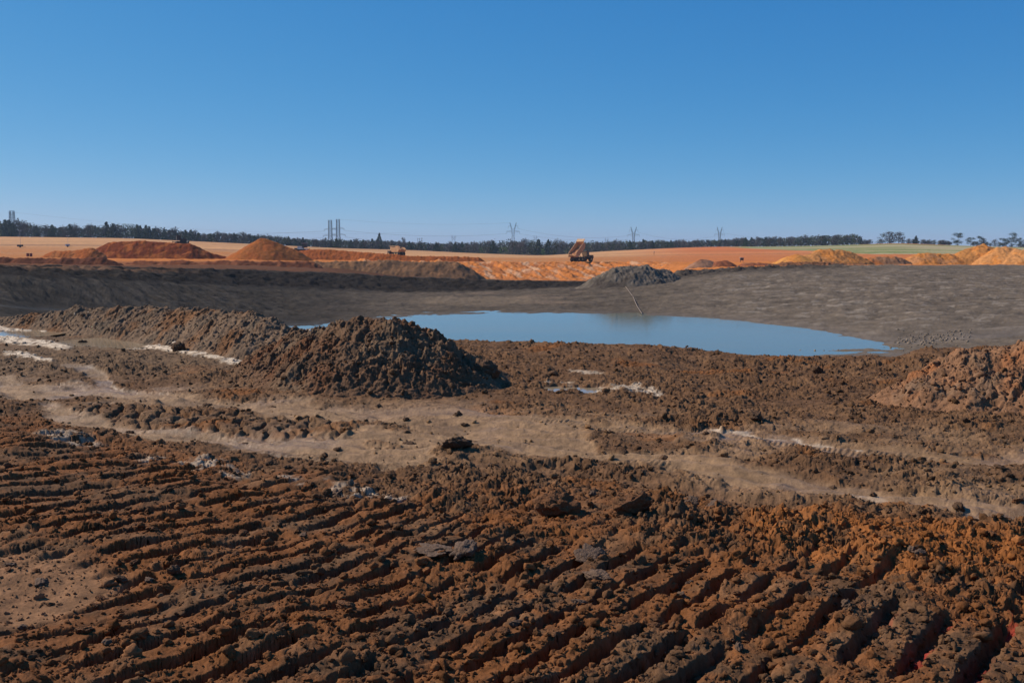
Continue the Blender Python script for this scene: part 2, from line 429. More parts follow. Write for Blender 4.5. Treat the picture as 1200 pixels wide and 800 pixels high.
    fc = mix(fc, np.array([0.08, 0.07, 0.045]), ss(9.97, 10.01, s) * 0.9)
    cl = mix(cl, fc, f1)
    wet = 0.35 * (np.exp(-((s - 4) / 0.05) ** 2) + np.exp(-((s - 2) / 0.3) ** 2)) * ss(0, 1.5, s)
    return z, np.clip(cl, 0.004, 0.9), np.clip(wet, 0, 1)

# ------------------------------------------------------------------ materials
def newmat(name):
    m = bpy.data.materials.new(name); m.use_nodes = True
    nt = m.node_tree
    return m, nt, nt.nodes["Principled BSDF"]

def earth_material(name, bscale=(38, 9), bstr=0.55, bdist=0.012, spec=0.08):
    m, nt, b = newmat(name)
    N = nt.nodes.new; L = nt.links.new
    at = N('ShaderNodeAttribute'); at.attribute_name = 'soil'
    wt = N('ShaderNodeAttribute'); wt.attribute_name = 'wet'
    geo = N('ShaderNodeNewGeometry')
    nz = N('ShaderNodeTexNoise'); nz.inputs['Scale'].default_value = bscale[0]; nz.inputs['Detail'].default_value = 6
    nz.inputs['Roughness'].default_value = 0.72
    L(geo.outputs['Position'], nz.inputs['Vector'])
    mr = N('ShaderNodeMapRange'); mr.inputs[1].default_value = 0.25; mr.inputs[2].default_value = 0.75
    mr.inputs[3].default_value = 0.72; mr.inputs[4].default_value = 1.28
    L(nz.outputs['Fac'], mr.inputs[0])
    mu = N('ShaderNodeVectorMath'); mu.operation = 'SCALE'
    L(at.outputs['Color'], mu.inputs[0]); L(mr.outputs[0], mu.inputs['Scale'])
    L(mu.outputs[0], b.inputs['Base Color'])
    rr = N('ShaderNodeMapRange'); rr.inputs[3].default_value = 0.95; rr.inputs[4].default_value = 0.42
    L(wt.outputs['Fac'], rr.inputs[0]); L(rr.outputs[0], b.inputs['Roughness'])
    sr = N('ShaderNodeMapRange'); sr.inputs[3].default_value = spec; sr.inputs[4].default_value = 0.3
    L(wt.outputs['Fac'], sr.inputs[0]); L(sr.outputs[0], b.inputs['Specular IOR Level'])
    bm = N('ShaderNodeBump'); bm.inputs['Strength'].default_value = bstr; bm.inputs['Distance'].default_value = bdist
    L(nz.outputs['Fac'], bm.inputs['Height']); L(bm.outputs[0], b.inputs['Normal'])
    return m

def plain(name, col, rough=0.7, metal=0.0, var=0.25, scale=3.0, spec=0.4):
    m, nt, b = newmat(name)
    N = nt.nodes.new; L = nt.links.new
    tc = N('ShaderNodeTexCoord'); nz = N('ShaderNodeTexNoise'); nz.inputs['Scale'].default_value = scale
    nz.inputs['Detail'].default_value = 5
    L(tc.outputs['Object'], nz.inputs['Vector'])
    oi = N('ShaderNodeObjectInfo')
    ad = N('ShaderNodeMath'); ad.operation = 'MULTIPLY_ADD'
    L(oi.outputs['Random'], ad.inputs[0]); ad.inputs[1].default_value = 0.5
    L(nz.outputs['Fac'], ad.inputs[2])
    mr = N('ShaderNodeMapRange'); mr.inputs[1].default_value = 0.4; mr.inputs[2].default_value = 1.1
    mr.inputs[3].default_value = 1 - var; mr.inputs[4].default_value = 1 + var
    L(ad.outputs[0], mr.inputs[0])
    mu = N('ShaderNodeVectorMath'); mu.operation = 'SCALE'; mu.inputs[0].default_value = col
    L(mr.outputs[0], mu.inputs['Scale']); L(mu.outputs[0], b.inputs['Base Color'])
    b.inputs['Roughness'].default_value = rough; b.inputs['Metallic'].default_value = metal
    b.inputs['Specular IOR Level'].default_value = spec
    return m

M_SOIL = earth_material('churned_soil', (60, 9), 0.8, 0.008)
M_FAR = earth_material('far_soil', (1.6, 9), 0.6, 0.12, 0.04)

def water_material(name, col, wave=0.5, ws=2.0, rough=0.06, mixc=None, spec=0.5):
    m, nt, b = newmat(name)
    N = nt.nodes.new; L = nt.links.new
    geo = N('ShaderNodeNewGeometry')
    mp = N('ShaderNodeMapping'); mp.inputs['Scale'].default_value = (1.0, 1.0, 1)
    L(geo.outputs['Position'], mp.inputs[0])
    n1 = N('ShaderNodeTexNoise'); n1.inputs['Scale'].default_value = ws; n1.inputs['Detail'].default_value = 3
    L(mp.outputs[0], n1.inputs['Vector'])
    bm = N('ShaderNodeBump'); bm.inputs['Strength'].default_value = wave; bm.inputs['Distance'].default_value = 0.03
    L(n1.outputs['Fac'], bm.inputs['Height']); L(bm.outputs[0], b.inputs['Normal'])
    n2 = N('ShaderNodeTexNoise'); n2.inputs['Scale'].default_value = 0.07; n2.inputs['Detail'].default_value = 3
    mp2 = N('ShaderNodeMapping'); mp2.inputs['Scale'].default_value = (0.5, 1.4, 1)
    L(geo.outputs['Position'], mp2.inputs[0]); L(mp2.outputs[0], n2.inputs['Vector'])
    mx = N('ShaderNodeMix'); mx.data_type = 'RGBA'
    mx.inputs[6].default_value = (*col, 1); mx.inputs[7].default_value = (*(mixc or col), 1)
    mr = N('ShaderNodeMapRange'); mr.inputs[1].default_value = 0.40; mr.inputs[2].default_value = 0.62
    L(n2.outputs['Fac'], mr.inputs[0]); L(mr.outputs[0], mx.inputs[0]); L(mx.outputs[2], b.inputs['Base Color'])
    b.inputs['Roughness'].default_value = rough; b.inputs['IOR'].default_value = 1.33; b.inputs['Specular IOR Level'].default_value = spec
    return m

# ------------------------------------------------------------------ mesh helpers
def roughen(X, Y, Z, w=1.0):
    a = 0.013 * w; f = 1 / 0.045
    X2 = X + a * pn(Y * f + 5, Z * f * 1.3 + X * 6, 701) + a * .5 * pn(Y * f * 2.3, Z * f * 3 + X * 9, 702)
    Y2 = Y + a * pn(X * f + 5, Z * f * 1.3 + Y * 6, 703) + a * .5 * pn(X * f * 2.3, Z * f * 3 + Y * 9, 704)
    return X2, Y2

def grid_mesh(name, X, Y, Z, colr, wet, mat, keep=None):
    """keep: boolean per vertex; faces whose corners are all False are dropped"""
    r, c = X.shape
    idx = np.arange(r * c).reshape(r, c)
    q = np.stack([idx[:-1, :-1], idx[:-1, 1:], idx[1:, 1:], idx[1:, :-1]], -1).reshape(-1, 4)
    co = np.stack([X, Y, Z], -1).reshape(-1, 3)
    cl = colr.reshape(-1, 3); wt = wet.reshape(-1)
    if keep is not None:
        kf = keep.reshape(-1)[q].any(1); q = q[kf]
        used = np.zeros(r * c, bool); used[q.ravel()] = True
        remap = np.cumsum(used) - 1
        q = remap[q]; co = co[used]; cl = cl[used]; wt = wt[used]
    me = raw_mesh(name, co, q, mat)
    a = me.attributes.new('soil', 'FLOAT_COLOR', 'POINT')
    a.data.foreach_set('color', np.concatenate([cl, np.ones((len(cl), 1))], 1).astype(np.float32).ravel())
    a = me.attributes.new('wet', 'FLOAT', 'POINT')
    a.data.foreach_set('value', wt.astype(np.float32))
    return me

def raw_mesh(name, co, q, mat, smooth=True):
    me = bpy.data.meshes.new(name)
    k = q.shape[1]
    me.vertices.add(len(co)); me.vertices.foreach_set('co', co.astype(np.float32).ravel())
    me.loops.add(q.size); me.loops.foreach_set('vertex_index', q.astype(np.int32).ravel())
    me.polygons.add(len(q))
    me.polygons.foreach_set('loop_start', (np.arange(len(q)) * k).astype(np.int32))
    me.polygons.foreach_set('loop_total', np.full(len(q), k, np.int32))
    me.polygons.foreach_set('use_smooth', np.full(len(q), smooth))
    me.materials.append(mat)
    me.update(calc_edges=True)
    return me

def link(name, data, parent=None, loc=None):
    o = bpy.data.objects.new(name, data); COL.objects.link(o)
    if parent is not None: o.parent = parent
    if loc is not None: o.location = loc
    return o

def tag(o, label=None, cat=None, group=None, kind=None):
    if label: o['label'] = label
    if cat: o['category'] = cat
    if group: o['group'] = group
    if kind: o['kind'] = kind
    return o

# ------------------------------------------------------------------ ground
tin = np.arange(-0.545, 0.5451, 0.00088)
side = np.concatenate([0.545 + np.cumsum(np.linspace(0.0011, 0.0042, 95)), 0.80 + np.cumsum(np.geomspace(0.005, 0.9, 42))])
TC = np.concatenate([-side[::-1], tin, side])
rows = [0.9]
while rows[-1] < 9000:
    d = rows[-1]
    if d < 2.9: k = 0.03
    elif d < 19.5: k = 0.0026
    elif d < 24: k = 0.004
    elif d < 66: k = 0.02
    elif d < 80: k = 0.004
    elif d < 100: k = 0.007
    elif d < 190: k = 0.0035
    elif d < 280: k = 0.012
    elif d < 345: k = 0.0028
    elif d < 800: k = 0.010
    else: k = 0.12
    rows.append(d * (1 + k))
RD = np.array(rows)

def ground_at(x, y):
    """full height, colour, wetness for arrays of world points"""
    x = np.asarray(x, float); y = np.asarray(y, float)
    t = x / y
    s, z0 = survey(t, y)
    z = z0.copy(); cl = np.zeros(x.shape + (3,)); wt = np.zeros_like(x)
    nm = (y < 30)
    fm = (y > 16)
    if nm.any():
        zn, cn, wn = near_fields(x[nm], y[nm])
        fade = 1 - ss(0.0, 0.35, s[nm])
        z[nm] += zn * (0.25 + 0.75 * fade); cl[nm] = cn; wt[nm] = wn
    if fm.any():
        zf, cf, wf = far_fields(x[fm], y[fm], s[fm], z0[fm])
        b = ss(0.15, 0.5, s[fm])
        z[fm] += zf * b
        cl[fm] = cl[fm] * (1 - b)[:, None] + cf * b[:, None]
        wt[fm] = wt[fm] * (1 - b) + wf * b
    return z, cl, wt

GX = TC[None, :] * RD[:, None]; GY = np.repeat(RD[:, None], len(TC), 1)
from concurrent.futures import ThreadPoolExecutor
def _chunk(k):
    return ground_at(GX[k:k + 24].ravel(), GY[k:k + 24].ravel())
ground_at(np.array([0.0, 0.0]), np.array([5.0, 20.0])); ground_at(np.array([0.0, 3.0]), np.array([120.0, 400.0]))
with ThreadPoolExecutor(4) as ex: _parts = list(ex.map(_chunk, range(0, len(RD), 24)))
gz = np.concatenate([q_[0] for q_ in _parts]); gc = np.concatenate([q_[1] for q_ in _parts]); gw = np.concatenate([q_[2] for q_ in _parts]); del _parts
GZ = gz.reshape(GX.shape); nn_ = int(np.searchsorted(RD, 16)); _w = (1 - 0.8 * gw.reshape(GX.shape)[:nn_]) * ss(0.9, 1.6, GY[:nn_]) * (1 - ss(12, 16, GY[:nn_]))
GX[:nn_], GY[:nn_] = roughen(GX[:nn_], GY[:nn_], GZ[:nn_], _w)
gme = grid_mesh('ground', GX, GY, gz.reshape(GX.shape), gc, gw, M_SOIL)
gme.materials.append(M_FAR)
nr, nc = GX.shape
mi = np.repeat((RD[:-1] > 24).astype(np.int32), nc - 1)
gme.polygons.foreach_set('material_index', mi)
ground = tag(link('ground', gme), kind='structure')
# ground behind the camera
bx = np.linspace(-300, 300, 90); by = np.concatenate([-np.geomspace(300, 0.5, 40), [0.915]])
BX, BY = np.meshgrid(bx, by)
bme = grid_mesh('ground', BX, BY, 0.03 * fbm(BX, BY, 3, 3, 5) - 0.03, np.ones(BX.shape + (3,)) * BROWN, 0 * BX, M_SOIL)
tag(link('ground', bme), kind='structure')

# ------------------------------------------------------------------ water
def disc_water(name, cx, cy, rx, ry, z, mat):
    a = np.linspace(0, 2 * np.pi, 49)[:-1]
    co = np.stack([cx + rx * np.cos(a), cy + ry * np.sin(a), np.full(48, z)], -1)
    me = bpy.data.meshes.new(name); me.from_pydata(co.tolist(), [], [list(range(48))]); me.materials.append(mat)
    return link(name, me)
WZ = -6.3
M_POND = water_material('murky_pond_water', (0.160, 0.160, 0.098), 0.24, 2.6, 0.08, (0.190, 0.165, 0.082), 0.40)
px = [(-29, 82), (-27, 106), (-16, 121), (0, 124), (20, 122), (34, 112), (42, 92), (36, 72), (28, 66), (-15, 66), (-25, 72)]
me = bpy.data.meshes.new('pond_water'); me.from_pydata([(a, b, WZ) for a, b in px], [], [list(range(len(px)))])
me.materials.append(M_POND)
tag(link('pond_water', me), kind='structure')
M_PUD = water_material('muddy_puddle_water', (0.30, 0.215, 0.13), 0.1, 6.0, 0.08)
for (cu, cv, ru, rv, dp), nm_ in zip(PUDDLES, ('puddle_water',) * 3):
    cx, cy, _ = at_z(cu, cv, 0); x1, _, _ = at_z(cu + ru, cv, 0); _, y1, _ = at_z(cu, cv - rv, 0)
    tag(disc_water(nm_, cx, cy, (x1 - cx) * 1.1, (y1 - cy) * 1.15, (0.012 if cu < 400 else -0.012), M_PUD), kind='structure')

# ------------------------------------------------------------------ piles of earth (cone unions along a crest)
def resample(pts, nseg):
    pts = np.array(pts, float)
    s = np.linspace(0, len(pts) - 1, nseg)
    k = np.arange(len(pts))
    return np.stack([np.interp(s, k, pts[:, i]) for i in range(3)], -1)

def pile(name, crest, slope, res, colf, mat, rnd=0.3, noise=None, floor=None, pad=0.4, drop=None, label='', cat='dirt pile', group=None, seed=0, front_res=None):
    """crest: list of (x, y, z). Height is the union of cones along the crest."""
    C_ = resample(crest, max(24, len(crest) * 9))
    zb = floor
    hmax = C_[:, 2].max() - zb
    R = hmax / slope + pad
    x0, x1 = C_[:, 0].min() - R, C_[:, 0].max() + R
    y0, y1 = C_[:, 1].min() - R, C_[:, 1].max() + R
    xs = np.arange(x0, x1, res); ys = np.arange(y0, y1, front_res or res)
    X, Y = np.meshgrid(xs, ys)
    wob = fbm(X, Y, max(hmax, 0.6) * 0.7, 3, seed + 401)
    Xw = X + wob * 0.05 * hmax; Yw = Y + 0.06 * hmax * fbm(X, Y, max(hmax, .6) * 0.6, 3, seed + 411)
    H = np.full(X.shape, -99.0)
    for cx, cy, cz in C_:
        dd = np.sqrt((Xw - cx) ** 2 + (Yw - cy) ** 2 + rnd * rnd) - rnd
        H = np.maximum(H, cz - slope * dd)
    g0 = survey((X / np.maximum(Y, 1)).ravel(), np.maximum(Y, 1.0).ravel())[1].reshape(X.shape)
    env = ss(0, 0.35 * hmax, H - zb)
    nz = noise(X, Y) if noise else 0
    Zp = H + nz * (0.15 + 0.85 * env)
    keep = Zp > g0 - (0.15 if Y[0, 0] < 30 else 0.5)
    cl = colf(X, Y, Zp)
    if Y[0, 0] < 30: X, Y = roughen(X, Y, Zp, 1.2)
    o = link(name, grid_mesh(name, X, Y, Zp, np.clip(cl, 0.004, 0.9), 0 * X, mat, keep))
    tag(o, label, cat, group)
    PILES.append((xs[0], ys[0], xs[1] - xs[0], ys[1] - ys[0], Zp))
    return o
PILES = []

def near_noise(amp=1.0, sd=0):
    def f(x, y):
        wx = x + 0.05 * fbm(x, y, 0.16, 3, 61 + sd); wy = y + 0.05 * fbm(x, y, 0.16, 3, 71 + sd)
        return amp * (0.20 * clods(wx, wy, 0.40, 1 + sd, dens=.45) * 0.40 + 0.26 * clods(wx, wy, 0.19, 2 + sd, dens=.5) * 0.19 + 0.16 * facets(wx, wy, 0.30, 5 + sd) + 0.34 * facets(wx, wy, 0.12, 6 + sd) + 0.6 * facets(wx, wy, 0.05, 7 + sd)
                      + 0.2 * clods(wx, wy, 0.08, 3 + sd, dens=.6) * 0.08
                      + 0.05 * fbm(x, y, 0.5, 4, 83 + sd) + 0.030 * bil(x, y, 0.24, 6, 93 + sd, 0.66))
    return f

def C3(pts):
    return [tuple(float(k) for k in at_depth(u, v, d)) for u, v, d in pts]

def soilcol(base, alt=None, thr=(0.0, 0.5), s=0.8, sd=0, fine=0.12, hi=None):
    def f(x, y, z):
        c = np.ones(x.shape + (3,)) * np.array(base)
        if alt is not None: c = mix(c, np.array(alt), ss(thr[0], thr[1], fbm(x, y, s, 4, 421 + sd)))
        if hi is not None: c = mix(c, np.array(hi[0]), ss(hi[1], hi[2], fbm(x, y, s * 0.7, 4, 431 + sd)))
        if y.ravel()[0] < 30: c = c * np.array([1.00, 0.84, 0.70])
        return c * (1 + 0.25 * fbm(x, y, fine, 4, 441 + sd))[..., None]
    return f

MUDG = (0.190, 0.140, 0.100)
# long grey-brown bank at the left, heap in front of the pond, red-brown bank at the right
pile('mud_bank', C3([(-260, 385, 21.5), (-120, 378, 21.5), (0, 376, 21.2), (45, 371, 20.8), (90, 364, 20.2), (130, 362, 19.6), (200, 364, 18.2), (250, 367, 17), (295, 369, 16), (318, 380, 15.4), (345, 400, 14.9)]),
     0.78, 0.015, soilcol(MUDG, (0.190, 0.105, 0.056), (-0.1, 0.8), 0.8, 1, hi=((0.135, 0.108, 0.082), 0.0, 0.8)), M_SOIL, rnd=0.18,
     noise=near_noise(0.95, 0), floor=-0.05, label='long grey brown bank of churned mud at the left behind the puddles', cat='mud bank', seed=1)
pile('mud_heap', C3([(330, 408, 13.6), (352, 392, 13.3), (392, 383, 12.9), (430, 375, 12.5), (455, 377, 12.35), (478, 385, 12.3), (505, 399, 12.35), (530, 413, 12.5), (560, 430, 12.7), (592, 440, 12.9), (622, 450, 13.0)]),
     0.62, 0.011, soilcol((0.150, 0.094, 0.060), (0.165, 0.118, 0.080), (-0.3, 0.5), 0.9, 2, hi=((0.160, 0.082, 0.046), 0.1, 0.8)), M_SOIL, rnd=0.15,
     noise=near_noise(1.15, 0), floor=-0.05, label='rough heap of brown mud clods in front of the pond left end', cat='mud bank', seed=2)
pile('mud_heap', C3([(1050, 458, 10.9), (1085, 440, 10.9), (1115, 426, 10.8), (1150, 415, 10.7), (1200, 406, 10.6), (1290, 396, 10.4), (1400, 415, 10.2)]),
     0.80, 0.011, soilcol((0.235, 0.138, 0.084), (0.29, 0.130, 0.060), (-0.1, 0.8), 0.6, 3, hi=((0.195, 0.132, 0.090), 0.0, 0.7)), M_SOIL, rnd=0.2,
     noise=near_noise(1.05, 0), floor=-0.05, label='reddish brown mud heap at the right edge of the picture', cat='mud bank', seed=3)

def far_noise(a, s, sd=0, gul=0.0):
    def f(x, y):
        return a * (0.8 * fbm(x, y, s * 1.4, 6, 451 + sd, 0.6) + 0.7 * bil(x, y, s * 0.35, 3, 461 + sd)) + gul * 0.8 * bil(x + .3 * y, y * 0.12, s * 0.7, 3, 471 + sd)
    return f
DR = (0.185, 0.038, 0.009); DR2 = (0.36, 0.095, 0.020); YO = (0.56, 0.200, 0.045); YO2 = (0.40, 0.130, 0.035)
def fpile(crest, base_v, D, label, base, alt, slope=0.62, res=0.28, name='dirt_pile', a=0.22, s=3.0, gul=0.25, rnd=0.6, sd=0, group=None):
    zb = at_depth(600, base_v, D)[2]
    pile(name, C3(crest), slope, res, soilcol(base, alt, (-0.1, 0.5), 4.0, sd, fine=0.9), M_FAR, rnd=rnd, noise=far_noise(a, s, sd, gul),
         floor=zb - 0.3, pad=1.0, label=label, seed=sd, group=group, front_res=res * 1.3)

fpile([(128, 285, 330), (135, 283.5, 330), (165, 282.5, 330), (190, 284.3, 330), (222, 286, 330), (232, 290, 330), (245, 297, 330), (262, 300.5, 330)], 303.5, 330,
      'big flat topped red dirt pile, largest pile at the left', DR, DR2, sd=11)
fpile([(60, 296, 322), (80, 294.5, 322), (97, 293.5, 322), (108, 291.5, 322)], 303, 322, 'small orange dirt pile joined to the left foot of the big red pile', DR2, YO2, a=0.35, sd=12)
fpile([(306, 279.5, 325), (312, 280, 325), (330, 287.5, 325), (345, 293, 325)], 303.5, 325, 'tall cone shaped orange dirt pile beside the flat topped red pile', (0.33, 0.100, 0.022), DR2, slope=0.60, sd=13, a=0.15, gul=0.12)
fpile([(350, 295, 345), (365, 292.8, 345), (385, 292.8, 345), (405, 294.5, 345), (440, 297, 342), (480, 300.2, 340), (520, 300.8, 340), (560, 302, 340)], 305, 345,
      'long low red dirt ridge stretching right from the cone shaped pile', (0.33, 0.085, 0.020), DR2, sd=14)
fpile([(-120, 304, 205), (-40, 303, 205), (10, 302.5, 205), (60, 303.5, 205), (95, 304, 205), (120, 303, 205), (132, 306, 205), (142, 311, 205)], 312.5, 205,
      'dark red brown berm along the far edge at the far left', (0.115, 0.036, 0.017), (0.18, 0.056, 0.023), a=0.32, sd=15)
fpile([(146, 310, 228), (160, 307, 228), (190, 307.5, 228), (215, 306, 228), (232, 308, 228), (262, 306, 228), (290, 307, 228), (330, 307.5, 230), (365, 308, 232)], 317, 228,
      'red berm in front of the flat topped red pile and the cone', (0.175, 0.056, 0.025), (0.24, 0.080, 0.034), a=0.32, sd=16)
fpile([(300, 311, 246), (340, 308, 246), (390, 307, 246), (450, 306.3, 246), (500, 306.5, 246), (535, 308, 246)], 328, 246,
      'flat topped brown spoil heap left of the orange cut face', (0.175, 0.090, 0.045), (0.24, 0.115, 0.052), slope=0.62, a=0.30, sd=17)
fpile([(694, 329, 163), (712, 321, 163), (726, 314.5, 163), (742, 312.5, 163), (757, 313.5, 163), (770, 316.5, 164), (786, 320.5, 166)], 333, 163,
      'grey spoil mound on the far rim above the hose', (0.135, 0.103, 0.075), (0.075, 0.056, 0.042), slope=0.55, a=0.32, s=1.8, res=0.13, rnd=0.5, sd=18, gul=0.3)
fpile([(822, 304.5, 215), (830, 305.5, 215)], 312.5, 215, 'small pale brown dirt pile, left one of the two beyond the grey slope', (0.30, 0.15, 0.085), (0.22, 0.09, 0.045), sd=19, res=0.2, a=0.15)
fpile([(842, 307, 214), (850, 306, 214)], 313, 214, 'small dark red dirt pile just right of the pale brown one', (0.24, 0.078, 0.035), (0.32, 0.12, 0.05), sd=20, res=0.2, a=0.15)
fpile([(872, 309, 216), (888, 308.6, 216), (905, 309.6, 216)], 313, 216, 'very low red dirt pile below the dark cabinet', (0.28, 0.09, 0.04), (0.36, 0.14, 0.06), sd=21, res=0.2, a=0.15)
fpile([(926, 300, 236), (933, 298.0, 236), (940, 300, 236)], 311.5, 236, 'smooth yellow orange dirt pile, leftmost of the yellow orange piles', (0.60, 0.25, 0.06), YO, a=0.08, gul=0.05, sd=22, slope=.5, res=0.2)
fpile([(948, 299, 238), (962, 293.6, 238), (972, 293.2, 238), (985, 293.8, 238), (996, 296, 238), (1004, 301, 238)], 311.5, 238,
      'orange dirt pile with a dark crumbling right top', (0.40, 0.170, 0.055), YO, a=0.30, sd=23, slope=.55, res=0.2)
fpile([(1018, 304, 242), (1035, 302, 242), (1048, 301, 242), (1058, 304, 242)], 308, 242, 'low brown rubble pile between the yellow orange piles', (0.26, 0.13, 0.065), YO2, a=0.3, sd=24, res=0.2)
fpile([(905, 309.5, 205), (930, 309, 205), (955, 308, 205), (985, 309.5, 205), (1010, 310, 205)], 314, 205, 'dark ragged berm at the foot of the orange piles', (0.17, 0.075, 0.035), (0.30, 0.12, 0.05), a=0.35, sd=25, res=0.2)
fpile([(1062, 304, 244), (1078, 297.5, 244), (1088, 297, 244), (1100, 298.5, 244), (1112, 297.5, 244)], 311.5, 244, 'yellow orange dirt pile sloping up toward the tall peak', YO, (0.45, 0.19, 0.07), a=0.22, sd=26, res=0.2)
fpile([(1122, 296.5, 246), (1134, 292, 246), (1146, 288.5, 246), (1153, 286.8, 246), (1162, 290, 246)], 311.5, 246, 'tallest orange dirt peak near the right edge', (0.46, 0.185, 0.05), YO, a=0.30, sd=27, res=0.2)
fpile([(1172, 291, 240), (1179, 289.6, 240), (1186, 291, 240), (1196, 294, 236), (1206, 291.5, 236), (1225, 289.5, 236), (1300, 292, 236)], 311.5, 240,
      'broad yellow orange dirt pile running out at the right edge', (0.52, 0.22, 0.07), YO, a=0.28, sd=28, res=0.2)

fpile([(782, 322, 172), (805, 318, 172), (835, 316.5, 173), (865, 314.8, 174), (895, 313.6, 175), (925, 313.5, 176)], 324, 172,
      'low dark grey berm running right from the grey spoil mound along the rim', (0.090, 0.066, 0.048), (0.055, 0.040, 0.030), slope=0.5, a=0.34, s=1.6, res=0.16, rnd=0.4, sd=29, gul=0.2)
# ------------------------------------------------------------------ clods
def ico(sub):
    import bmesh
    bm = bmesh.new(); bmesh.ops.create_icosphere(bm, subdivisions=sub, radius=1)
    v = np.array([x.co[:] for x in bm.verts]); f = np.array([[l.index for l in p.verts] for p in bm.faces])
    bm.free(); return v, f

def lump(sub, sd):
    v, f = ico(sub)
    r = np.random.default_rng(sd)
    out = np.ones(len(v))
    for _ in range(9):                       # flattened sides
        nrm = r.normal(size=3); nrm /= np.linalg.norm(nrm)
        dd = r.uniform(0.50, 0.9)
        out = np.minimum(out, dd / np.maximum(v @ nrm, 1e-3))
    a = v * out[:, None]
    nn = pn(a[:, 0] * 2.3 + a[:, 2] * 2, a[:, 1] * 2.3 + a[:, 2], sd % 50) * 0.34 + pn(a[:, 0] * 5 + a[:, 2] * 4, a[:, 1] * 5 - a[:, 2] * 4, sd % 47) * 0.20 + pn(a[:, 0] * 11 + a[:, 2] * 8, a[:, 1] * 11 - a[:, 2] * 9, sd % 43) * 0.10
    a = a * (1 + nn)[:, None] * np.array([1, r.uniform(0.55, 1), r.uniform(0.5, 0.8)])
    return a, f

def total_height(x, y):
    z, c, w = ground_at(x, y)
    for X0, Y0, rx, ry, Zp in PILES[:3]:
        i = np.round((y - Y0) / ry).astype(int); j = np.round((x - X0) / rx).astype(int)
        ok = (i >= 0) & (j >= 0) & (i < Zp.shape[0]) & (j < Zp.shape[1])
        zz = np.full(x.shape, -99.0); zz[ok] = Zp[i[ok], j[ok]]
        z = np.maximum(z, zz)
    return z, c, w

def scatter(nn, smin, smax, dmin, dmax, power=2.4, tmax=0.75):
    t = rng.uniform(-tmax, tmax, nn); d = dmin * (dmax / dmin) ** rng.random(nn)
    x = t * d; y = d
    size = smin * (1 - rng.random(nn) * (1 - (smin / smax) ** power)) ** (-1 / power)
    z, c, w = total_height(x, y)
    keep = (rng.random(nn) > w * 1.9) & ~((x < -1.55) & (y > 4.2) & (y < 5.6) & (size > 0.016) & (rng.random(nn) < .8))
    # fewer crumbs on the smooth patches
    return x[keep], y[keep], z[keep], c[keep], size[keep]

def lumps_object(name, x, y, z, c, size, sub, sink=0.2, variants=14, smooth=True):
    V = []; Fc = []; Cc = []; off = 0
    protos = [lump(sub, 900 + i) for i in range(variants)]
    pid = rng.integers(0, variants, len(x)); ang = rng.uniform(0, 2 * np.pi, len(x)); tl = rng.normal(0, .5, len(x))
    for i in range(variants):
        m = pid == i
        if not m.any(): continue
        v, f = protos[i]
        ca, sa = np.cos(ang[m]), np.sin(ang[m]); ct, st = np.cos(tl[m]), np.sin(tl[m])
        vx = v[None, :, 0] * ca[:, None] - v[None, :, 1] * sa[:, None]
        vy = v[None, :, 0] * sa[:, None] + v[None, :, 1] * ca[:, None]
        vz = v[None, :, 2] + 0 * vx
        vy2 = vy * ct[:, None] - vz * st[:, None]; vz2 = vy * st[:, None] + vz * ct[:, None]
        S = size[m][:, None]
        P = np.stack([vx * S + x[m][:, None], vy2 * S + y[m][:, None], vz2 * S + z[m][:, None] + S * (0.45 - sink)], -1)
        V.append(P.reshape(-1, 3))
        k = m.sum(); nv = len(v)
        Fc.append((f[None] + (np.arange(k) * nv)[:, None, None] + off).reshape(-1, 3))
        Cc.append(np.repeat(c[m] * rng.uniform(0.75, 1.15, (k, 1)), nv, 0)); off += k * nv
    V = np.concatenate(V); Fc = np.concatenate(Fc); Cc = np.concatenate(Cc)
    me = raw_mesh(name, V, Fc, M_SOIL, smooth)
    a = me.attributes.new('soil', 'FLOAT_COLOR', 'POINT')
    a.data.foreach_set('color', np.concatenate([np.clip(Cc, 0, 1), np.ones((len(Cc), 1))], 1).astype(np.float32).ravel())
    return link(name, me)

x, y, z, c, s_ = scatter(34000, 0.007, 0.022, 3.0, 20, 2.0, 0.68)
tag(lumps_object('soil_crumbs', x, y, z, c, s_, 1, smooth=False), kind='stuff', label='fine crumbs of soil strewn over the churned ground')
x, y, z, c, s_ = scatter(3600, 0.020, 0.046, 3.6, 20, 3.2, 0.68)
tag(lumps_object('soil_crumbs', x, y, z, c, s_, 3), kind='stuff', label='small crumbs and clods of soil strewn over the churned ground')

mx_, my_, mz_, mc_, ms_ = [], [], [], [], []
for (X0, Y0, rx, ry, Zp), fc_, cnt in zip(PILES[:3], ((.165, .115, .078), (.15, .098, .063), (.215, .125, .075)), (9000, 6500, 4500)):
    i = rng.integers(0, Zp.shape[0], cnt); j = rng.integers(0, Zp.shape[1], cnt)
    k = Zp[i, j] > 0.06
    i, j = i[k], j[k]
    mx_.append(X0 + j * rx); my_.append(Y0 + i * ry); mz_.append(Zp[i, j]); mc_.append(np.ones((len(i), 3)) * np.array(fc_) * np.array([1.0, .84, .70]))
    ms_.append(0.009 * (1 - rng.random(len(i)) * (1 - (.009 / .055) ** 1.9)) ** (-1 / 1.9))
tag(lumps_object('soil_crumbs', np.concatenate(mx_), np.concatenate(my_), np.concatenate(mz_), np.concatenate(mc_), np.concatenate(ms_), 2, sink=.3), kind='stuff', label='crumbling lumps on the flanks of the mud banks')

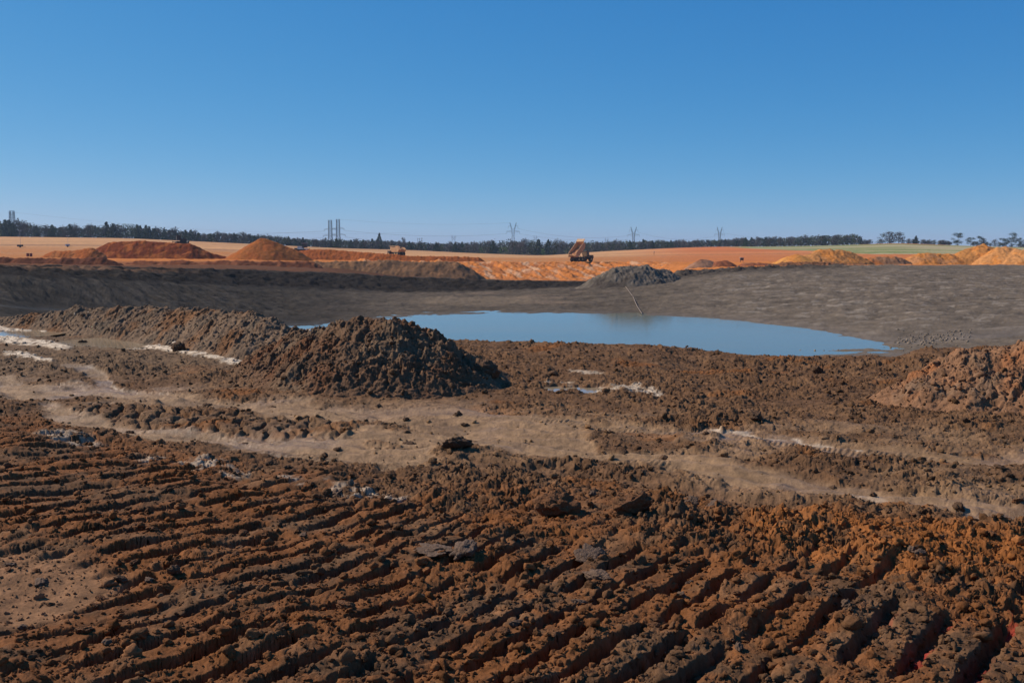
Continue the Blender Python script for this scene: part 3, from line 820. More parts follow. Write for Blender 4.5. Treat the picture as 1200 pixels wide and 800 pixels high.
M_CLOD = plain('clod_soil', (0.115, 0.062, 0.034), 0.95, var=0.3, scale=9, spec=0.15)
M_CLODG = plain('slab_soil', (0.140, 0.082, 0.050), 0.9, var=0.25, scale=7, spec=0.2)
M_CLODR = plain('red_clod_soil', (0.155, 0.066, 0.028), 0.95, var=0.3, scale=9, spec=0.15)
for m_ in (M_CLOD, M_CLODG, M_CLODR):
    nt = m_.node_tree; b = nt.nodes["Principled BSDF"]
    nz = nt.nodes.new('ShaderNodeTexNoise'); nz.inputs['Scale'].default_value = 6; nz.inputs['Detail'].default_value = 8
    tc = nt.nodes.new('ShaderNodeTexCoord'); nt.links.new(tc.outputs['Object'], nz.inputs['Vector'])
    bm = nt.nodes.new('ShaderNodeBump'); bm.inputs['Strength'].default_value = 0.45; bm.inputs['Distance'].default_value = 0.08
    nt.links.new(nz.outputs['Fac'], bm.inputs['Height']); nt.links.new(bm.outputs[0], b.inputs['Normal'])
CL = {}
for mname, mm in (('b', M_CLOD), ('g', M_CLODG), ('r', M_CLODR)):
    CL[mname] = []
    for i in range(5):
        v, f = lump(4, 300 + i + ord(mname))
        v = v * (1 + (0.025 if mname == 'g' else 0.09) * fbm(v[:, 0] + v[:, 2] * .7, v[:, 1] + v[:, 2] * .5, 0.35, 3, 77 + i))[:, None]
        CL[mname].append(raw_mesh('dirt_clod', v, f, mm))

def clod(u, v, wpx, kind, label, group=None, k=None, flat=1.0, rz=None, deep=0.25, hgt=0.0):
    """one countable clod whose foot is seen at (u, v) and that is wpx wide"""
    X, Y, _ = at_z(u, v, hgt)
    zz = float(total_height(np.array([X]), np.array([Y]))[0][0])
    r = wpx / F * Y / 2
    o = bpy.data.objects.new('dirt_clod', CL[kind][random.randrange(5) if k is None else k]); COL.objects.link(o)
    o.location = (X, Y + r * 0.4, min(zz, 0.12 + hgt) + r * flat * (0.55 - deep))
    o.scale = (r, r * random.uniform(0.7, 1), r * flat)
    o.rotation_euler = (random.uniform(-.3, .3), random.uniform(-.3, .3), random.uniform(0, 6.28) if rz is None else rz)
    tag(o, label, 'dirt clod', group)
    return o
clod(535, 531, 36, 'b', 'dark clod lying alone at the near edge of the muddy track', k=0, flat=0.75)
clod(657, 612, 58, 'r', 'large reddish clod left of the pair behind the track marks', k=1)
clod(742, 618, 54, 'r', 'large blocky clod with a grey face right of the reddish one', k=2)
clod(887, 497, 22, 'b', 'dark round clod beside the upper muddy track at the right', k=3)
clod(208, 414, 19, 'b', 'dark clod beside the white line below the left bank', k=4)
clod(93, 402, 16, 'b', 'small dark clod at the left end of the tan puddle', k=1)
clod(379, 534, 14, 'b', 'small clod on the pale lower track left of the lone dark clod', k=2)
clod(510, 664, 62, 'g', 'flat grey slab of hard clay tilted over a groove', k=3, flat=0.32)
clod(545, 668, 46, 'g', 'pointed grey brown clod among the bars at the centre', k=4, flat=0.75)
clod(470, 622, 52, 'g', 'flat grey slab lying on the upper track bars', k=0, flat=0.25)
clod(693, 662, 42, 'g', 'pale grey flat slab of clay right of the centre', k=2, flat=0.3)
clod(700, 690, 46, 'g', 'grey slab sunk in the dark soil below the pale one', k=1, flat=0.35)
clod(203, 684, 20, 'b', 'upright dark clod beside the smooth patch at the left', k=1, flat=1.1)
clod(141, 688, 18, 'b', 'small dark clod on the smooth patch at the left', k=3)
clod(1072, 664, 16, 'g', 'small pale stone in the red soil at the right', k=2)
clod(838, 597, 24, 'g', 'flat pale clod at the edge of the red soil', k=4, flat=0.5)
clod(812, 593, 20, 'g', 'rounded grey clod left of the flat pale one', k=0)
clod(1125, 596, 20, 'b', 'dark clod below the lower berm at the right', k=0, deep=.45)
clod(960, 432, 20, 'b', 'knobbly clod standing highest on the rim at the right', k=2, flat=1.0)
clod(568, 452, 34, 'b', 'big dark clod at the right foot of the mud heap', k=4)
clod(505, 442, 26, 'b', 'dark clod low on the right flank of the mud heap', k=0)
clod(650, 440, 12, 'b', 'small dark clod beyond the white edged puddle', k=1)
clod(648, 707, 7, 'r', 'tiny yellowish stone on a track bar at the centre', k=1)
for grp, kk, n_, (ua, ub), (va, vb), lab in (
        ('brown clods scattered on the muddy tracks', 'b', 45, (10, 1190), (452, 585), 'brown clod scattered along the muddy tracks'),
        ('red brown clods in the churned soil', 'r', 70, (5, 1195), (585, 770), 'red brown clod lying in the churned soil'),
        ('grey clods in the tracked soil', 'g', 22, (5, 1195), (560, 780), 'grey clod broken up in the tracked soil')):
    for i in range(n_):
        u_ = random.uniform(ua, ub); v_ = random.uniform(va, vb)
        w_ = random.uniform(7, 14) * (v_ / 560) ** 1.5 * (1 if random.random() < .8 else 1.4)
        clod(u_, v_, w_, kk, lab, grp, flat=random.uniform(.55, .95), deep=0.35)
# stones at the pond's right end
def on_ground(u, d):
    X = (u - 600) / F * d
    return X, d, float(ground_at(np.array([X]), np.array([d]))[0][0])
xs_, ys_ = [], []
for i in range(170):
    u_ = random.gauss(1095, 24); d_ = random.gauss(82, 2.6)
    xs_.append((u_ - 600) / F * d_); ys_.append(d_)
for i in range(50):
    u_ = random.uniform(790, 990); d_ = 76.3 + random.gauss(0, .5)
    xs_.append((u_ - 600) / F * d_); ys_.append(d_)
xs_, ys_ = np.array(xs_), np.array(ys_)
zz_, cc_, _ = ground_at(xs_, ys_)
tag(lumps_object('rubble_stones', xs_, ys_, zz_, cc_ * 1.6, rng.uniform(0.04, 0.16, len(xs_)) ** 1.0, 2), kind='stuff', label='rubble of grey stones along the shore at the right end of the pond')

# ------------------------------------------------------------------ small part builder
class MB:
    def __init__(s): s.v = []; s.f = []
    def add(s, vs, fs):
        o = len(s.v); s.v += [tuple(v) for v in vs]; s.f += [[i + o for i in f] for f in fs]; return s
    def box(s, c, d, R=None, taper=1.0):
        vs = []
        for k in (-1, 1):
            tp = taper if k > 0 else 1
            for a, b in ((-1, -1), (1, -1), (1, 1), (-1, 1)):
                v = Vector((a * d[0] / 2 * tp, b * d[1] / 2 * tp, k * d[2] / 2))
                if R is not None: v = R @ v
                vs.append(v + Vector(c))
        return s.add(vs, [(3, 2, 1, 0), (4, 5, 6, 7), (0, 1, 5, 4), (1, 2, 6, 5), (2, 3, 7, 6), (3, 0, 4, 7)])
    def bar(s, a, b, w, sides=4):
        a = Vector(a); b = Vector(b); d = b - a
        q = d.to_track_quat('Z', 'Y').to_matrix()
        vs = []
        for p, ww in ((a, w), (b, w)):
            for i in range(sides):
                an = 2 * math.pi * (i + .5) / sides
                vs.append(p + q @ Vector((math.cos(an) * ww * .7, math.sin(an) * ww * .7, 0)))
        fs = [(i, (i + 1) % sides, sides + (i + 1) % sides, sides + i) for i in range(sides)]
        fs += [tuple(range(sides))[::-1], tuple(range(sides, 2 * sides))]
        return s.add(vs, fs)
    def prism(s, prof, x0, x1):
        """profile in (y, z) swept along x"""
        k = len(prof); vs = [(x0, a, b) for a, b in prof] + [(x1, a, b) for a, b in prof]
        fs = [tuple(range(k))[::-1], tuple(range(k, 2 * k))] + [(i, (i + 1) % k, k + (i + 1) % k, k + i) for i in range(k)]
        return s.add(vs, fs)
    def cyl(s, c, r, w, nseg=18, axis='x', r2=None):
        r2 = r2 or r; vs = []
        for k, rr in ((-1, r), (1, r2)):
            for i in range(nseg):
                a = 2 * math.pi * i / nseg
                if axis == 'x': vs.append((c[0] + k * w / 2, c[1] + rr * math.cos(a), c[2] + rr * math.sin(a)))
                else: vs.append((c[0] + rr * math.cos(a), c[1] + rr * math.sin(a), c[2] + k * w / 2))
        fs = [(i, (i + 1) % nseg, nseg + (i + 1) % nseg, nseg + i) for i in range(nseg)] + [tuple(range(nseg))[::-1], tuple(range(nseg, 2 * nseg))]
        return s.add(vs, fs)
    def build(s, name, mat, parent=None, bev=0.0):
        import bmesh
        me = bpy.data.meshes.new(name); me.from_pydata(s.v, [], s.f)
        bm = bmesh.new(); bm.from_mesh(me); bmesh.ops.recalc_face_normals(bm, faces=bm.faces)
        if bev: bmesh.ops.bevel(bm, geom=bm.edges[:], offset=bev, segments=1, affect='EDGES')
        bm.to_mesh(me); bm.free()
        me.materials.append(mat)
        return link(name, me, parent)

def empty(name, loc, rz, label, cat, group=None):
    o = bpy.data.objects.new(name, None); COL.objects.link(o); o.location = loc; o.rotation_euler = (0, 0, rz)
    return tag(o, label, cat, group)

M_YEL = plain('dusty_yellow_paint', (0.46, 0.25, 0.07), 0.6, var=0.3, scale=1.2)
M_CABC = plain('shade_darkened_paint', (0.20, 0.11, 0.05), 0.6, var=0.3, scale=1.2)  # truck yellow browned down: shade on cab and hood put into the colour
M_TAN = plain('dusty_steel_bed', (0.50, 0.27, 0.12), 0.7, var=0.3, scale=1.0)
M_BLK = plain('black_rubber', (0.022, 0.020, 0.020), 0.85, var=0.3)
M_DRK = plain('dark_machine_steel', (0.045, 0.036, 0.030), 0.6, var=0.3)
M_GLS = plain('cab_glass', (0.03, 0.04, 0.05), 0.12, var=0.1, spec=0.6)
M_ORD = plain('orange_load_soil', (0.50, 0.21, 0.08), 0.95, var=0.35, scale=1.5)

def wheel(parent, x, y, r, w, name='wheel'):
    e = MB().cyl((0, 0, 0), r, w, 22).build(name, M_BLK, parent, 0.05); e.location = (x, y, r)
    sgn = 1 if x > 0 else -1
    h = MB().cyl((sgn * (w / 2 + .01), 0, 0), r * 0.45, 0.06, 14).build('rim', M_YEL, e)
    return e

def dump_truck(name, loc, rz, label, tilt, loaded):
    """articulated dump truck, nose along +y, origin on the ground below the middle"""
    t = empty(name, loc, rz, label, 'dump truck')
    MB().box((0, 0, 1.25), (1.1, 9.2, 0.45)).box((0, 3.4, 1.2), (1.6, 2.6, 0.6)).build('chassis', M_DRK, t, .03)
    for yy in (3.3, -1.5, -3.3):
        for sx in (-1, 1): wheel(t, sx * 1.32, yy, 0.92, 0.72)
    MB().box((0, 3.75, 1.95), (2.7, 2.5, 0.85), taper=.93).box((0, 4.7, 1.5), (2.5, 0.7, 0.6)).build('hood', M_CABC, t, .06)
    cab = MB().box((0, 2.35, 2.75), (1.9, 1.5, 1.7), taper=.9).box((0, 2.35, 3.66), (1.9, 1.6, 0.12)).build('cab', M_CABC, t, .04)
    MB().box((0, 3.125, 2.95), (1.5, 0.06, 0.85)).box((0.915, 2.35, 2.95), (0.06, 1.1, 0.8)).box((-0.915, 2.35, 2.95), (0.06, 1.1, 0.8)).build('cab_window', M_GLS, cab)
    for sx in (-1, 1):
        MB().box((sx * 1.3, 4.35, 2.1), (0.28, 0.1, 0.2)).build('headlight', M_GLS, t)
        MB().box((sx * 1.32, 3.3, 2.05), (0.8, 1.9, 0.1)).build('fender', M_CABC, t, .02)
    # body pivots at its rear
    bd = bpy.data.objects.new('bed', None)
    W = 1.7; p = MB()
    side_prof = [(0, 0), (4.6, 0.0), (5.6, 0.75), (5.6, 1.9), (0.3, 1.75), (-0.9, 0.85)]
    for sx in (-1, 1): p.prism(side_prof, sx * W - 0.06, sx * W + 0.06)
    p.prism([(-0.9, .80), (0, -0.08), (0, 0.06), (-0.9, 0.90)], -W, W)
    p.prism([(0, -0.08), (4.6, -0.08), (4.6, 0.06), (0, 0.06)], -W, W)
    p.prism([(4.6, -0.08), (5.7, 0.75), (5.62, 0.87), (4.6, 0.06)], -W, W)
    p.prism([(5.55, 0.75), (5.7, 0.75), (5.7, 2.1), (5.55, 2.1)], -W, W)
    for k in range(5):
        for sx in (-1, 1): p.box((sx * (W + .10), 0.7 + k * 1.0, 0.95), (.10, .16, 1.5))
    bed = p.build('bed', M_TAN, t)
    bed.location = (0, -3.9, 1.75); bed.rotation_euler = (math.radians(tilt), 0, 0)
    MB().prism([(5.62, 2.06), (6.75, 2.30), (6.75, 2.40), (5.62, 2.18)], -W, W).build('spill_guard', M_TAN, bed)
    gx, gy = np.meshgrid(np.linspace(-W + .08, W - .08, 22), np.linspace(-0.8 if not loaded else -.6, 5.5, 34))
    if loaded:
        gz_ = 0.6 + 1.75 * np.exp(-((gx / 1.5) ** 2) * .9 - ((gy - 2.6) / 2.5) ** 2) + 0.16 * fbm(gx, gy, .7, 3, 601)
    else:
        gz_ = np.maximum(0.07, 1.05 - 0.16 * np.maximum(gy, 0) + 0.25 * fbm(gx, gy, .8, 3, 602)) + np.maximum(0, -gy) * .2
    r_, c_ = gx.shape; idx = np.arange(r_ * c_).reshape(r_, c_)
    q = np.stack([idx[:-1, :-1], idx[:-1, 1:], idx[1:, 1:], idx[1:, :-1]], -1).reshape(-1, 4)
    me = raw_mesh('soil_load', np.stack([gx, gy, gz_], -1).reshape(-1, 3), q, M_ORD)
    link('soil_load', me, bed)
    bpy.data.objects.remove(bd)
    if tilt > 20:
        for sx in (-1, 1):
            a = Vector((sx * .7, 0.4, 1.4)); L_ = Vector((sx * .7, -3.9 + 3.6 * math.cos(math.radians(tilt)), 1.7 + 3.6 * math.sin(math.radians(tilt))))
            MB().bar(a, L_, .16, 8).build('hoist_cylinder', M_DRK, t)
    return t

X, Y, Z = at_depth(681.5, 307.0, 338)
TRK = dump_truck('dump_truck', (X, Y, Z + 0.02), math.radians(-44), 'dusty dump truck with its bed raised, tipping soil at the top of the orange face', 40, False)
TRK.scale = (.98,) * 3
X, Y, Z = at_depth(464.5, 300.2, 402)
zg = on_ground(464.5, 402)[2]
dump_truck('dump_truck', (X, Y, Z), math.radians(38), 'dump truck heaped with orange soil driving behind the red ridge', 0, True)

def bulldozer(name, loc, rz, label, roofcol):
    t = empty(name, loc, rz, label, 'bulldozer')
    for sx in (-1, 1):
        prof = [(-1.9, 0.35), (-1.5, 0), (1.5, 0), (1.9, 0.35), (1.7, 0.95), (-1.7, 0.95)]
        MB().prism(prof, sx * 1.1 - .28, sx * 1.1 + .28).build('crawler_track', M_BLK, t, .03)
    MB().box((0, 0.9, 1.5), (1.3, 2.2, 1.0)).box((0, 0, 0.9), (1.6, 3.4, 0.5)).build('body', roofcol, t, .05)
    cab = MB().box((0, -0.8, 2.3), (1.6, 1.4, 1.5), taper=.9).build('cab', M_DRK, t, .04)
    MB().box((0, -0.8, 3.12), (1.9, 1.8, .12)).build('roof', roofcol, cab)
    MB().box((0, 0.0, 2.45), (1.1, .06, .8)).build('window', M_GLS, cab)
    MB().prism([(2.4, 0.1), (2.55, 0.1), (2.45, 0.7), (2.65, 1.4), (2.5, 1.4), (2.3, 0.7)], -1.8, 1.8).build('blade', M_DRK, t)
    for sx in (-1, 1): MB().bar((sx * 1.5, -.5, .5), (sx * 1.5, 2.4, .5), .14).build('push_arm', M_DRK, t)
    MB().bar((0, -1.9, .8), (0, -2.8, 1.0), .2).bar((0, -2.8, 1.2), (0, -2.9, .1), .16).build('ripper', M_DRK, t)
    MB().cyl((.4, 1.3, 2.3), .08, .8, axis='z').build('exhaust', M_DRK, t)
    return t
M_GREYP = plain('pale_grey_paint', (0.45, 0.45, 0.43), .5)
X, Y, Z = at_depth(212, 287.4, 352); bulldozer('bulldozer', (X, Y, Z + .3), math.radians(-60), 'grey bulldozer half hidden behind the top of the big red pile', M_DRK)
X, Y, Z = at_depth(355, 295.0, 372); bulldozer('bulldozer', (X, Y, Z), math.radians(70), 'small bulldozer right of the cone shaped pile below the trees', M_GREYP)

# small site furniture far off
def put(u, v, D): X, Y, Z = at_depth(u, v, D); return (X, Y, on_ground(u, D)[2])
M_RED = plain('dark_red_paint', (0.20, 0.02, 0.02), .5); M_WHT = plain('white_paint', (0.6, 0.6, 0.62), .5); M_BLU = plain('blue_grey_paint', (0.2, 0.26, 0.36), .5)
p_ = put(34, 296, 330)
for dx, lb in ((-0.45, 'dark red steel drum, left one of the pair on the sandy flat'), (0.62, 'dark red steel drum, right one of the pair on the sandy flat')):
    t = empty('steel_drum', (p_[0] + dx, p_[1], p_[2]), 0, lb, 'drum', 'pair of dark red drums')
    MB().cyl((0, 0, .55), .42, 1.1, axis='z').build('barrel', M_RED, t)
    for h in (.03, .38, .74, 1.08): MB().cyl((0, 0, h), .45, .05, axis='z').build('hoop', M_DRK, t)
def mast_trailer(u, D, label, col, L_=2.6, mast=7.0):
    t = empty('light_tower', put(u, 0, D), 0.5, label, 'light tower')
    MB().box((0, 0, .95), (L_, 1.4, .9)).build('engine_box', col, t, .06)
    MB().bar((0.2, 0, 1.3), (0.2, 0, mast), .11).build('mast', M_GREYP, t)
    hd = MB().box((0.2, 0, mast), (1.1, .1, .12)).build('lamp_bar', M_GREYP, t)
    for k in (-.3, .7): MB().box((k, -.12, mast + .02), (.3, .18, .26)).build('lamp', M_WHT, hd)
    for sx in (-1, 1):
        w = MB().cyl((0, 0, 0), .34, .2, axis='x').build('wheel', M_BLK, t); w.location = (0, sx * .8, .34); w.rotation_euler = (0, 0, math.pi / 2)
    MB().bar((L_ / 2, 0, .55), (L_ / 2 + 1.2, 0, .45), .09).build('tow_bar', M_DRK, t)
mast_trailer(10, 470, 'dark trailer with a tall thin mast on the sandy field, far left', M_DRK, 2.6, 8)
mast_trailer(67, 500, 'pale blue grey trailer with a thin mast on the sandy field below the trees', M_BLU, 2.0, 5.5)
t = empty('site_cabinet', put(876, 0, 262), 0.15, 'dark cabinet on two posts standing on the red field', 'cabinet')
t.location.z = at_depth(876, 306.4, 262)[2]
MB().box((0, 0, .62), (.85, .5, .6)).build('cabinet_box', M_DRK, t, .03)
MB().box((0, 0, .98), (1.0, .62, .1)).build('lid', M_GREYP, t)
for sx in (-1, 1): MB().bar((sx * .34, 0, -.15), (sx * .34, 0, .35), .09).build('post', M_DRK, t)
t = empty('marker_post', put(770.5, 0, 520), 0, 'short dark marker post alone on the orange field', 'post')
MB().bar((0, 0, -.2), (0, 0, 1.7), .16).build('post', M_DRK, t); MB().box((0, -.02, 1.7), (.5, .08, .4)).build('plate', M_GREYP, t)

# hose on the far bank
hp = [(730.5, 334.2), (734, 337), (738, 343), (742, 348), (744, 353), (746, 358), (749, 363), (753, 368.6)]
M_HOSE = plain('dusty_hose', (0.27, 0.185, 0.12), .6, var=.15)
pts = []
for i, (u_, v_) in enumerate(hp):
    # walk down the bank: find where the viewing ray meets the ground
    ds = np.linspace(105, 172, 500); a, yy, zz = ray(u_, v_)
    xs2 = a / yy * ds; gz2 = ground_at(xs2, ds)[0]; rz2 = EYE + zz / yy * ds
    k = np.argmax(rz2 < gz2 + .1) if (rz2 < gz2 + .1).any() else int((ds[-1] > 0) * 200)
    pts.append((xs2[k], ds[k], max(gz2[k], WZ - .1) + .14))
def tube_mesh(name, pts, r, mat, sides=6):
    P_ = np.array(pts, float); k = len(P_)
    T_ = np.gradient(P_, axis=0); T_ /= np.linalg.norm(T_, axis=1)[:, None]
    up = np.array([0, 0, 1.0]) if abs(T_[:, 2]).max() < .9 else np.array([1.0, 0, 0])
    A_ = np.cross(T_, up); A_ /= np.linalg.norm(A_, axis=1)[:, None]; B_ = np.cross(T_, A_)
    an = 2 * np.pi * np.arange(sides) / sides
    V = (P_[:, None] + r * (np.cos(an)[None, :, None] * A_[:, None] + np.sin(an)[None, :, None] * B_[:, None])).reshape(-1, 3)
    ix = np.arange(k * sides).reshape(k, sides); nx = np.roll(ix, -1, 1)
    q = np.stack([ix[:-1], nx[:-1], nx[1:], ix[1:]], -1).reshape(-1, 4)
    return raw_mesh(name, V, q, mat)
pts = np.array(pts); kk_ = np.linspace(0, len(pts) - 1, 60)
pts = np.stack([np.convolve(np.pad(np.interp(kk_, np.arange(len(pts)), pts[:, i]), 4, mode='edge'), np.ones(9) / 9, 'valid') for i in range(3)], -1)
tag(link('drain_hose', tube_mesh('drain_hose', pts, 0.045, M_HOSE, 8)), 'pale hose running down the far bank into the pond', 'hose')

# ------------------------------------------------------------------ trees
def leaf_mat(name, col, trans=0.0):
    m, nt, b = newmat(name)
    N = nt.nodes.new; L = nt.links.new
    oi = N('ShaderNodeObjectInfo'); geo = N('ShaderNodeNewGeometry')
    nz = N('ShaderNodeTexNoise'); nz.inputs['Scale'].default_value = 0.5; L(geo.outputs['Position'], nz.inputs['Vector'])
    a = N('ShaderNodeMath'); a.operation = 'ADD'; L(oi.outputs['Random'], a.inputs[0]); L(nz.outputs['Fac'], a.inputs[1])
    mr = N('ShaderNodeMapRange'); mr.inputs[1].default_value = .4; mr.inputs[2].default_value = 1.6; mr.inputs[3].default_value = .6; mr.inputs[4].default_value = 1.5
    L(a.outputs[0], mr.inputs[0])
    mu = N('ShaderNodeVectorMath'); mu.operation = 'SCALE'; mu.inputs[0].default_value = col; L(mr.outputs[0], mu.inputs['Scale'])
    L(mu.outputs[0], b.inputs['Base Color']); b.inputs['Roughness'].default_value = .9; b.inputs['Specular IOR Level'].default_value = .1
    return m
M_PINE = leaf_mat('pine_needles', (0.038, 0.058, 0.030)); M_BARE = leaf_mat('bare_twigs', (0.110, 0.090, 0.080))
M_OLIV = leaf_mat('olive_leaves', (0.075, 0.085, 0.040)); M_BRIT = leaf_mat('spring_leaves', (0.11, 0.17, 0.035)); M_TRK = leaf_mat('bark', (0.075, 0.06, 0.05))

def cards(P, size, r, flat=0.0, elong=1.0):
    n_ = len(P)
    a = r.normal(size=(n_, 3)); a /= np.linalg.norm(a, axis=1)[:, None]
    b = np.cross(a, r.normal(size=(n_, 3))); b /= np.linalg.norm(b, axis=1)[:, None]
    s1 = (size * r.uniform(.6, 1.3, n_))[:, None]
    V = np.stack([P - a * s1 * elong, P + b * s1, P + a * s1 * elong, P - b * s1], 1).reshape(-1, 3)
    return V, np.arange(n_ * 4).reshape(-1, 4)

def tree_proto(kind, sd):
    """unit-height tree: returns (crown mesh, trunk mesh)"""
    r = np.random.default_rng(sd)
    tb = MB()
    P = []
    if kind == 'pine':
        mat = M_PINE
        lean = r.normal(0, .02)
        for k in range(15):
            h = 0.06 + 0.92 * (k / 14)
            R = (0.32 * (1 - (max(h - .2, 0) / .85) ** 1.3) + .03) * r.uniform(.7, 1.2)
            m = int(16 + 70 * R / .25)
            a = r.uniform(0, 6.28, m); q = R * r.random(m) ** .5
            P.append(np.stack([q * np.cos(a) + lean * h + r.normal(0, .02), q * np.sin(a), h + r.normal(0, .02, m) - q * .25], -1))
        size = .030
    elif kind == 'open_pine':
        mat = M_PINE
        for k in range(20):
            h = r.uniform(.16, .95); R = .40 * max(0, 1 - ((h - .52) / .50) ** 2) ** .5
            a = r.uniform(0, 6.28); c = np.array([R * math.cos(a) * r.uniform(.4, 1), R * math.sin(a) * r.uniform(.4, 1), h])
            P.append(c + r.normal(0, 1, (80, 3)) * np.array([.075, .075, .045]))
            tb.bar((0, 0, h * .8), tuple(c), .010, 3)
        size = .018
    elif kind == 'bare':
        mat = M_BARE
        for k in range(46):
            h = r.uniform(.06, .97); R = .36 * max(0.02, 1 - ((h - .48) / .52) ** 2) ** .5
            a = r.uniform(0, 6.28); c = np.array([R * math.cos(a) * r.uniform(.3, 1), R * math.sin(a) * r.uniform(.3, 1), h])
            P.append(c + r.normal(0, 1, (15, 3)) * .06)
            tb.bar((0, 0, h * .55), tuple(c), .008, 3)
        size = .016
    else:
        mat = M_OLIV if kind == 'round' else M_BRIT
        for k in range(16):
            h = r.uniform(.08, .90); R = .38 * max(0, math.sin(math.pi * min(.85, (1.08 - h) / 1.1))) ** .7
            a = r.uniform(0, 6.28); c = np.array([R * math.cos(a) * r.uniform(.3, 1), R * math.sin(a) * r.uniform(.3, 1), h])
            P.append(c + r.normal(0, 1, (26, 3)) * np.array([.08, .08, .06]))
        size = .026
    P = np.concatenate(P)
    V, q = cards(P, size, r, elong=1.0 if kind != 'bare' else 2.6)
    crown = raw_mesh('crown', V, q, mat, smooth=False)
    tb.bar((0, 0, -.03), (0, 0, .45), .017, 5).bar((0, 0, .45), (0, 0, .85), .009, 5)
    import bmesh
    me = bpy.data.meshes.new('trunk'); me.from_pydata(tb.v, [], tb.f); me.materials.append(M_TRK)
    return crown, me
PROT = {k: [tree_proto(k, 50 * i + j) for j in range(4)] for i, k in enumerate(('pine', 'bare', 'round', 'bright', 'open_pine'))}
KN = {'pine': ('pine_tree', 'dark pine in the long tree line behind the fields', 'dark pines of the tree line'),
      'bare': ('bare_tree', 'grey leafless tree in the long tree line behind the fields', 'leafless trees of the tree line'),
      'round': ('broadleaf_tree', 'olive green broadleaf tree in the long tree line behind the fields', 'olive broadleaf trees of the tree line'),
      'bright': ('young_tree', 'bright spring green young tree at the foot of the tree line', 'bright green young trees of the tree line')}
def tree(kind, x, y, z, h, wide=1.0, label=None, cat='tree', group=None):
    nm_ = KN.get(kind, ('pine_tree',))[0]
    o = bpy.data.objects.new(nm_, None); COL.objects.link(o); o.location = (x, y, z)
    o.rotation_euler = (0, 0, random.uniform(0, 6.28)); o.scale = (h * wide, h * wide, h)
    if label is None: label, group = KN[kind][1], KN[kind][2]
    tag(o, label, cat, group)
    cr, tk = random.choice(PROT[kind])
    for nme, d_ in (('crown', cr), ('trunk', tk)):
        c_ = bpy.data.objects.new(nme, d_); COL.objects.link(c_); c_.parent = o
    return o
TU = [-100, 0, 30, 60, 100, 130, 180, 210, 240, 280, 310, 340, 380, 430, 480, 510, 540, 580, 600, 640, 680, 720, 760, 800, 850, 900, 940, 965, 990, 1004, 1012, 1030, 1060, 1095, 1110]
TV = [258, 260, 260, 265, 264, 262, 266, 269, 272.5, 272.5, 275, 278, 280, 280.5, 283.5, 284, 284, 281.5, 281, 282, 282.5, 282.5, 281.5, 282, 280, 278, 276.5, 275, 274.5, 276, 279.5, 280, 282.5, 283.5, 285]
def tz(u, D): return on_ground(u, D)
N1 = 205
for i in range(N1):
    u_ = -70 + (1012 + 70) * (i + random.uniform(-.4, .4)) / N1
    D = 764 + random.uniform(0, 26)
    X, Y, Z = tz(u_, D)
    vb = proj(np.array(X), np.array(Y), np.array(Z))[1]
    h = (vb - np.interp(u_, TU, TV)) / F * D * random.uniform(.84, 1.10)
    pr = (.42, .32, .22, .04) if u_ < 460 else ((.22, .40, .28, .10) if u_ < 760 else (.14, .48, .34, .04))
    kd = random.choices(('pine', 'bare', 'round', 'bright'), pr)[0]
    if kd == 'bright': h *= .55
    if kd == 'pine': h *= 1.02
    tree(kd, X, Y, Z, h, random.uniform(.95, 1.35) * (1.15 if kd != 'pine' else 1.1))
# hedge of low bare trees right of the wood
for i in range(60):
    u_ = random.choice([random.uniform(1062, 1205), random.uniform(1062, 1205), random.uniform(1010, 1030), random.uniform(1056, 1096), random.uniform(1056, 1096), random.uniform(1098, 1112)])
    D = 770 + random.uniform(0, 20); X, Y, Z = tz(u_, D)
    tree(random.choice(('bare', 'bare', 'round')), X, Y, Z, random.uniform(2.2, 3.9), random.uniform(1.5, 2.3))
SPT = [('bare', 1040, 9.2, 1.7, 'broad leafless tree standing alone above the orange rise'), ('bare', 1051, 8.6, 1.7, 'leafless tree leaning against the broad one above the orange rise'),
      ('round', 1032, 8.0, 1.4, 'low olive tree at the left foot of the broad leafless tree'),
      ('pine', 1071, 6.2, 1.2, 'small dark pine in the low hedge right of the broad leafless tree'),
      ('open_pine', 1120, 9.5, 1.25, 'round crowned pine standing alone left of the yellow orange peak'),
      ('open_pine', 1135, 7.0, 1.3, 'low spreading pine left in the clump behind the peak'), ('open_pine', 1145, 7.6, 1.1, 'taller spreading pine right in the clump behind the peak'),
      ('bare', 1150, 6.0, 1.5, 'leafless shrub right in the clump behind the peak'), ('bare', 1163, 5.4, 1.3, 'small leafless tree right of the tallest peak'),
      ('open_pine', 1183, 11.0, 1.0, 'tallest pine at the right edge of the picture'), ('open_pine', 1172, 6.6, 1.4, 'dark bushy pine left of the tallest pine'),
      ('open_pine', 1191, 7.8, .9, 'slim pine right of the tallest pine'), ('bare', 1198, 6.0, 1.3, 'leafless tree at the very right edge')]
for kd, u_, h, wd, lb in SPT:
    D = 775; X, Y, Z = tz(u_, D); tree(kd, X, Y, Z, h, wd, label=lb)
tree('pine', *tz(445, 790), 12.5, .8, label='tall thin pine rising above the tree line right of the twin towers')
tree('bare', *tz(473, 790), 9.6, .8, label='tall leafless tree above the wood behind the loaded truck')
